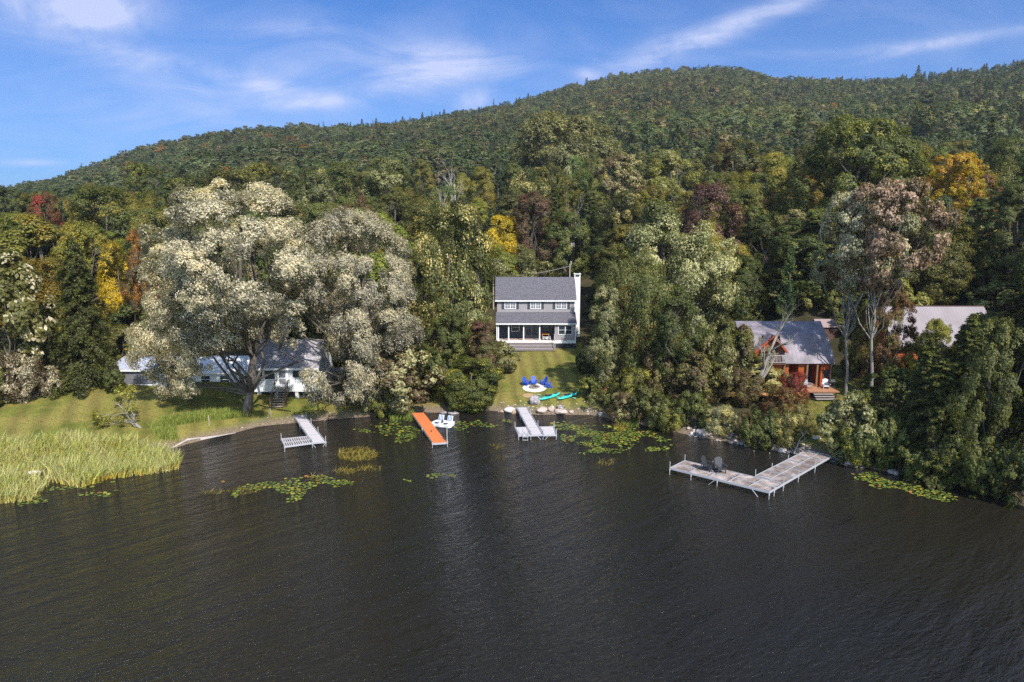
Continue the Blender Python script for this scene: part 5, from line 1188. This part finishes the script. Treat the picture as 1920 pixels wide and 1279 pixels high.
# ================================================================ reeds, grasses, lilies (stuff)
def bladeset(P,H,W,lean,name,colmat,rg,segs=2,tw=None):
    n=len(P); a=rg.uniform(0,PI,n); wx=np.cos(a)*W; wy=np.sin(a)*W
    lx_=rg.normal(.12,.16,n)*lean; ly_=rg.normal(0,.16,n)*lean
    V=[];LV=[];rnd=rg.random(n); cv=rg.random(n)
    for s in range(segs):
        u0,u1=s/segs,(s+1)/segs; w0,w1=1-.25*u0,(1-.25*u1) if s<segs-1 else .12
        q=np.empty((n,4,3))
        for k,(u,w,sg) in enumerate(((u0,w0,-1),(u0,w0,1),(u1,w1,1),(u1,w1,-1))):
            q[:,k,0]=P[:,0]+lx_*H*u**1.7+sg*wx*w; q[:,k,1]=P[:,1]+ly_*H*u**1.7+sg*wy*w; q[:,k,2]=P[:,2]+H*u*(1-.12*np.abs(lx_)*u)
        V.append(q); LV.append(np.clip(.12+.75*((u0+u1)/2)+rg.normal(0,.16,n),0,1))
    me=rawquads(name,np.concatenate(V),np.concatenate(LV),np.concatenate([cv]*segs),colmat); return link(name,me)
def reedmat(name,stops):
    m=bpy.data.materials.new(name); b=N(m); lv=b.n('ShaderNodeAttribute',attribute_name='lv').outputs['Fac']; cv=b.n('ShaderNodeAttribute',attribute_name='cv').outputs['Fac']
    geo=b.n('ShaderNodeNewGeometry').outputs['Position']; nn=b.n('ShaderNodeTexNoise',{'Vector':geo,'Scale':.45,'Detail':4.}).outputs[0]
    c=b.ramp(lv,stops); c=b.mix(b.mr(nn,.42,.62,0,.7),c,stops[-1][1]); c=hsvmul(b,c,b.mr(cv,0,1,.65,1.4))
    p=b.n('ShaderNodeBsdfPrincipled',{'Base Color':c,'Roughness':.6}); tr=b.n('ShaderNodeBsdfTranslucent',{0:c}); ms=b.n('ShaderNodeMixShader',{0:.3,1:p.outputs[0],2:tr.outputs[0]}); return b.out(ms.outputs[0])
REED=reedmat('reed',[(0.,(.42,.17,.03)),(.25,(.55,.44,.07)),(.6,(.36,.40,.09)),(1.,(.52,.48,.20))])
GRS=reedmat('bank_grass',[(0.,(.10,.12,.02)),(.5,(.20,.26,.035)),(1.,(.30,.32,.07))])
WEED=reedmat('water_weed',[(0.,(.22,.16,.02)),(1.,(.36,.28,.04))])
rg=np.random.default_rng(4)
def sample(polypx,n,z=None):
    W_=np.array([onz(*p) for p in polypx]); lo=W_.min(0); hi=W_.max(0); out=[]
    while len(out)<n:
        q=rg.uniform(lo,hi,(4*n,2)); k=inpoly(W_,q[:,0],q[:,1]); q=q[k]; out+=q.tolist()
        if len(q)==0: break
    q=np.array(out[:n]); zz=land(q[:,0],q[:,1]) if z is None else np.full(len(q),z); return np.column_stack([q,np.maximum(zz,-.15)])
CAT=[(-200,905),(-200,985),(0,945),(55,942),(100,905),(150,915),(200,900),(260,893),(300,888),(338,880),(335,868),(300,852),(240,843),(150,845),(60,850),(0,858)]
P=sample(CAT,21000)
P2=sample([(0,925),(100,915),(100,905),(60,900),(30,895),(0,900)],10)
clear=~((P[:,0]>onz(15,905)[0])&(P[:,0]<onz(85,905)[0])&(np.abs(P[:,1]-onz(50,897)[1])<1.0)&(rg.random(len(P))<.85)); P=P[clear]
cl=nz(P[:,0],P[:,1],1.1); P=P[rg.random(len(P))<np.clip(.75+.4*cl,.25,1)]
o_=bladeset(P,rg.uniform(.8,1.5,len(P))*(1+.22*nz(P[:,0],P[:,1],1.3)),rg.uniform(.022,.045,len(P)),1.7,'cattails',REED,rg); tag(o_,'dense bed of yellow green cattail reeds at the left shore','reeds',kind='stuff')
Q=[sample([(300,822),(400,806),(470,795),(470,788),(400,796),(300,812)],3200),sample([(735,790),(775,785),(775,772),(720,776)],900),sample([(1170,800),(1200,803),(1190,785),(1140,778)],700),sample([(300,836),(335,836),(330,818),(280,820)],900)]
Q=np.concatenate(Q); o_=bladeset(Q,rg.uniform(.35,.8,len(Q)),rg.uniform(.02,.035,len(Q)),1.2,'bank_grass',GRS,rg); tag(o_,'bright green grass tufts fringing the left and centre banks','grass',kind='stuff')
# short lawn tufts, so the mown ground has a nap
def tufts(poly_,n,h,name,m,lab):
    lo=poly_.min(0); hi=poly_.max(0); lo=np.maximum(lo,[-60,30]); q=rg.uniform(lo,hi,(n*2,2)); q=q[inpoly(poly_,q[:,0],q[:,1])][:n]
    P=np.column_stack([q,land(q[:,0],q[:,1])-.01]); o_=bladeset(P,rg.uniform(h*.6,h*1.3,len(P)),rg.uniform(.02,.05,len(P)),1.5,name,m,rg,segs=1); tag(o_,lab,'grass',kind='stuff')
LG=reedmat('lawn_grass',[(0.,(.15,.155,.03)),(1.,(.25,.22,.055))])
tufts(LAWN_L,26000,.10,'lawn_grass',LG,'short mown grass of the left lawn around the white cabin'); tufts(LAWN_C,12000,.10,'lawn_grass',LG,'short mown grass of the centre lawn below the grey house'); tufts(LAWN_R,7000,.14,'lawn_grass',LG,'short grass by the log cabin deck')
# yellow water weed
Pw=[]
for cx_,cy_,rx,ry,n in ((668,853,38,13,900),(645,885,22,6,160),(690,880,25,6,120),(455,921,34,7,120),(1165,800,14,9,300),(1135,868,18,6,60),(395,924,20,4,60),(930,838,12,5,40),(590,897,10,5,60)):
    for _ in range(n):
        a=rg.uniform(0,6.28); r=rg.random()**.5; x,y=onz(cx_+rx*r*math.cos(a),cy_+ry*r*math.sin(a)); Pw.append((x,y,-.06))
Pw=np.array(Pw); o_=bladeset(Pw,rg.uniform(.12,.42,len(Pw)),rg.uniform(.012,.022,len(Pw)),6.,'water_weed',WEED,rg); tag(o_,'yellow grassy weed breaking the water surface','weed',kind='stuff')
LILY=bpy.data.materials.new('lily_leaf'); b=N(LILY); lv=b.n('ShaderNodeAttribute',attribute_name='lv').outputs['Fac']
c=b.ramp(lv,[(0.,(.075,.115,.018)),(.5,(.135,.175,.026)),(.88,(.22,.24,.035)),(.955,(.40,.29,.03)),(.985,(.34,.13,.03))]); b.t.nodes[-1].color_ramp.interpolation='LINEAR'
p=b.n('ShaderNodeBsdfPrincipled',{'Base Color':c,'Roughness':.4}); b.out(p.outputs[0])
def lilies(els,label):
    Vt=[];Fc=[];Lv=[]; S=[]
    for cx_,cy_,rx,ry,n,tl in els:
        got=0; tries=0
        while got<n and tries<n*9:
            tries+=1; a=rg.uniform(0,6.28); r=rg.random()**.6*(1.25 if rg.random()<.2 else 1); dx=rx*r*math.cos(a); dy=ry*r*math.sin(a)
            px=cx_+dx; py=cy_+dy+dx*tl; x,y=onz(px,py); R=rg.uniform(.09,.2)
            if nz(x,y,.55)+.6*nz(x+7,y,1.3)<-.25: continue
            if any((x-a_)**2+(y-b_)**2<(R+c_)**2*.8 for a_,b_,c_ in S[-400:]): continue
            S.append((x,y,R)); got+=1
    for x,y,R in S:
        k=9; st=rg.uniform(0,6.28); z=.006+rg.uniform(0,.02); o0=len(Vt); tx,ty=rg.normal(0,.05,2); up=rg.random()<.12
        if up: tx*=4;ty*=4
        Vt.append((x,y,z)); 
        for i in range(k): an=st+(i/(k-1))*5.75; ex,ey=R*math.cos(an),R*math.sin(an)*.92; Vt.append((x+ex,y+ey,z+.012+tx*ex+ty*ey+(.02 if up else 0)))
        v_=rg.random()
        for i in range(k-1): Fc.append((o0,o0+1+i,o0+2+i)); Lv.append(v_)
    me=bpy.data.meshes.new('lily_pads'); me.from_pydata(Vt,[],Fc); at=me.attributes.new('lv','FLOAT','FACE'); at.data.foreach_set('value',np.array(Lv,np.float32)); me.materials.append(LILY)
    o_=link('lily_pads',me); tag(o_,label,'water lilies',kind='stuff')
lilies([(575,907,45,13,150,-.05),(545,925,22,14,75,0),(635,905,26,5,28,.05),(490,912,32,6,45,-.1),(440,928,10,6,16,-.5),(620,908,30,6,20,0)],'large patch of green and yellow lily pads below the white L dock')
lilies([(402,905,16,4,14,-.1)],'tiny group of lily pads left of the large patch')
lilies([(60,938,50,6,55,-.12),(190,925,35,5,28,-.05),(150,912,60,5,24,-.1),(20,945,25,5,24,0)],'scattered lily pads in front of the cattail bed')
lilies([(735,805,35,12,75,.1),(762,820,20,7,42,-.3),(780,800,22,8,36,.1),(680,808,16,3,14,.1),(760,790,30,6,26,0)],'lily pads between the white L dock and orange dock')
lilies([(800,895,38,5,20,-.15),(852,890,10,5,12,0)],'two small rows of lily pads in the open water')
lilies([(870,800,22,9,34,0),(905,795,25,6,26,.1),(945,793,14,5,20,-.1)],'lily pads between the pedal boat and T dock')
lilies([(1120,825,55,20,280,.1),(1090,810,45,14,130,.1),(1160,815,40,14,120,.1),(1105,842,28,8,60,-.1),(1225,822,30,5,30,.1),(1235,840,22,6,26,-.1),(1060,800,30,8,46,0),(1200,812,30,6,40,.05)],'biggest lily pad field right of the T dock')
lilies([(1660,905,50,12,110,.25),(1720,925,45,11,110,.15),(1765,933,25,8,50,.1),(1825,932,6,3,5,0)],'long lily pad patch under the bushes at the right shore')
# driftwood log at the cattails, and light sand strip
P=Vector((*onz(45,893),.1)); Q_=Vector((*onz(78,888),.12)); mb=MB(); mb.tube([(P-P)[:],((Q_-P)*.5+Vector((0,0,.08)))[:],(Q_-P)[:]],[.16,.2,.13],9); o_=mb.build('driftwood_log',DEADWOOD,None,True,loc=P); tag(o_,'pale driftwood log lying in front of the cattails','log')
mb=MB(); A=[(322,839),(350,830),(380,823),(410,817),(442,811)]
vs=[]; 
for i,(px,py) in enumerate(A):
    x,y=onz(px,py+1.5); w_=[.08,.22,.16,.12,.06][i]; vs+= [(x,y-w_,.035),(x,y+w_,max(.05,g(x,y+w_)+.03))]
mb.add(vs,[(2*i,2*i+2,2*i+3,2*i+1) for i in range(len(A)-1)]); o_=mb.build('sand_strip',mat('pale_sand',(.40,.35,.33),.9,.2,5,.3),None); o_['kind']='structure'
EXPO=.7
# ---------------------------------------------------------------- render settings
sc.view_settings.view_transform='Standard'; sc.view_settings.look='None'; sc.view_settings.exposure=EXPO; sc.view_settings.gamma=1
cy=sc.cycles; cy.max_bounces=5; cy.diffuse_bounces=3; cy.sample_clamp_direct=2.2; cy.sample_clamp_indirect=3; cy.glossy_bounces=3; cy.transmission_bounces=3; cy.transparent_max_bounces=4; cy.caustics_reflective=False; cy.caustics_refractive=False
cy.use_denoising=False
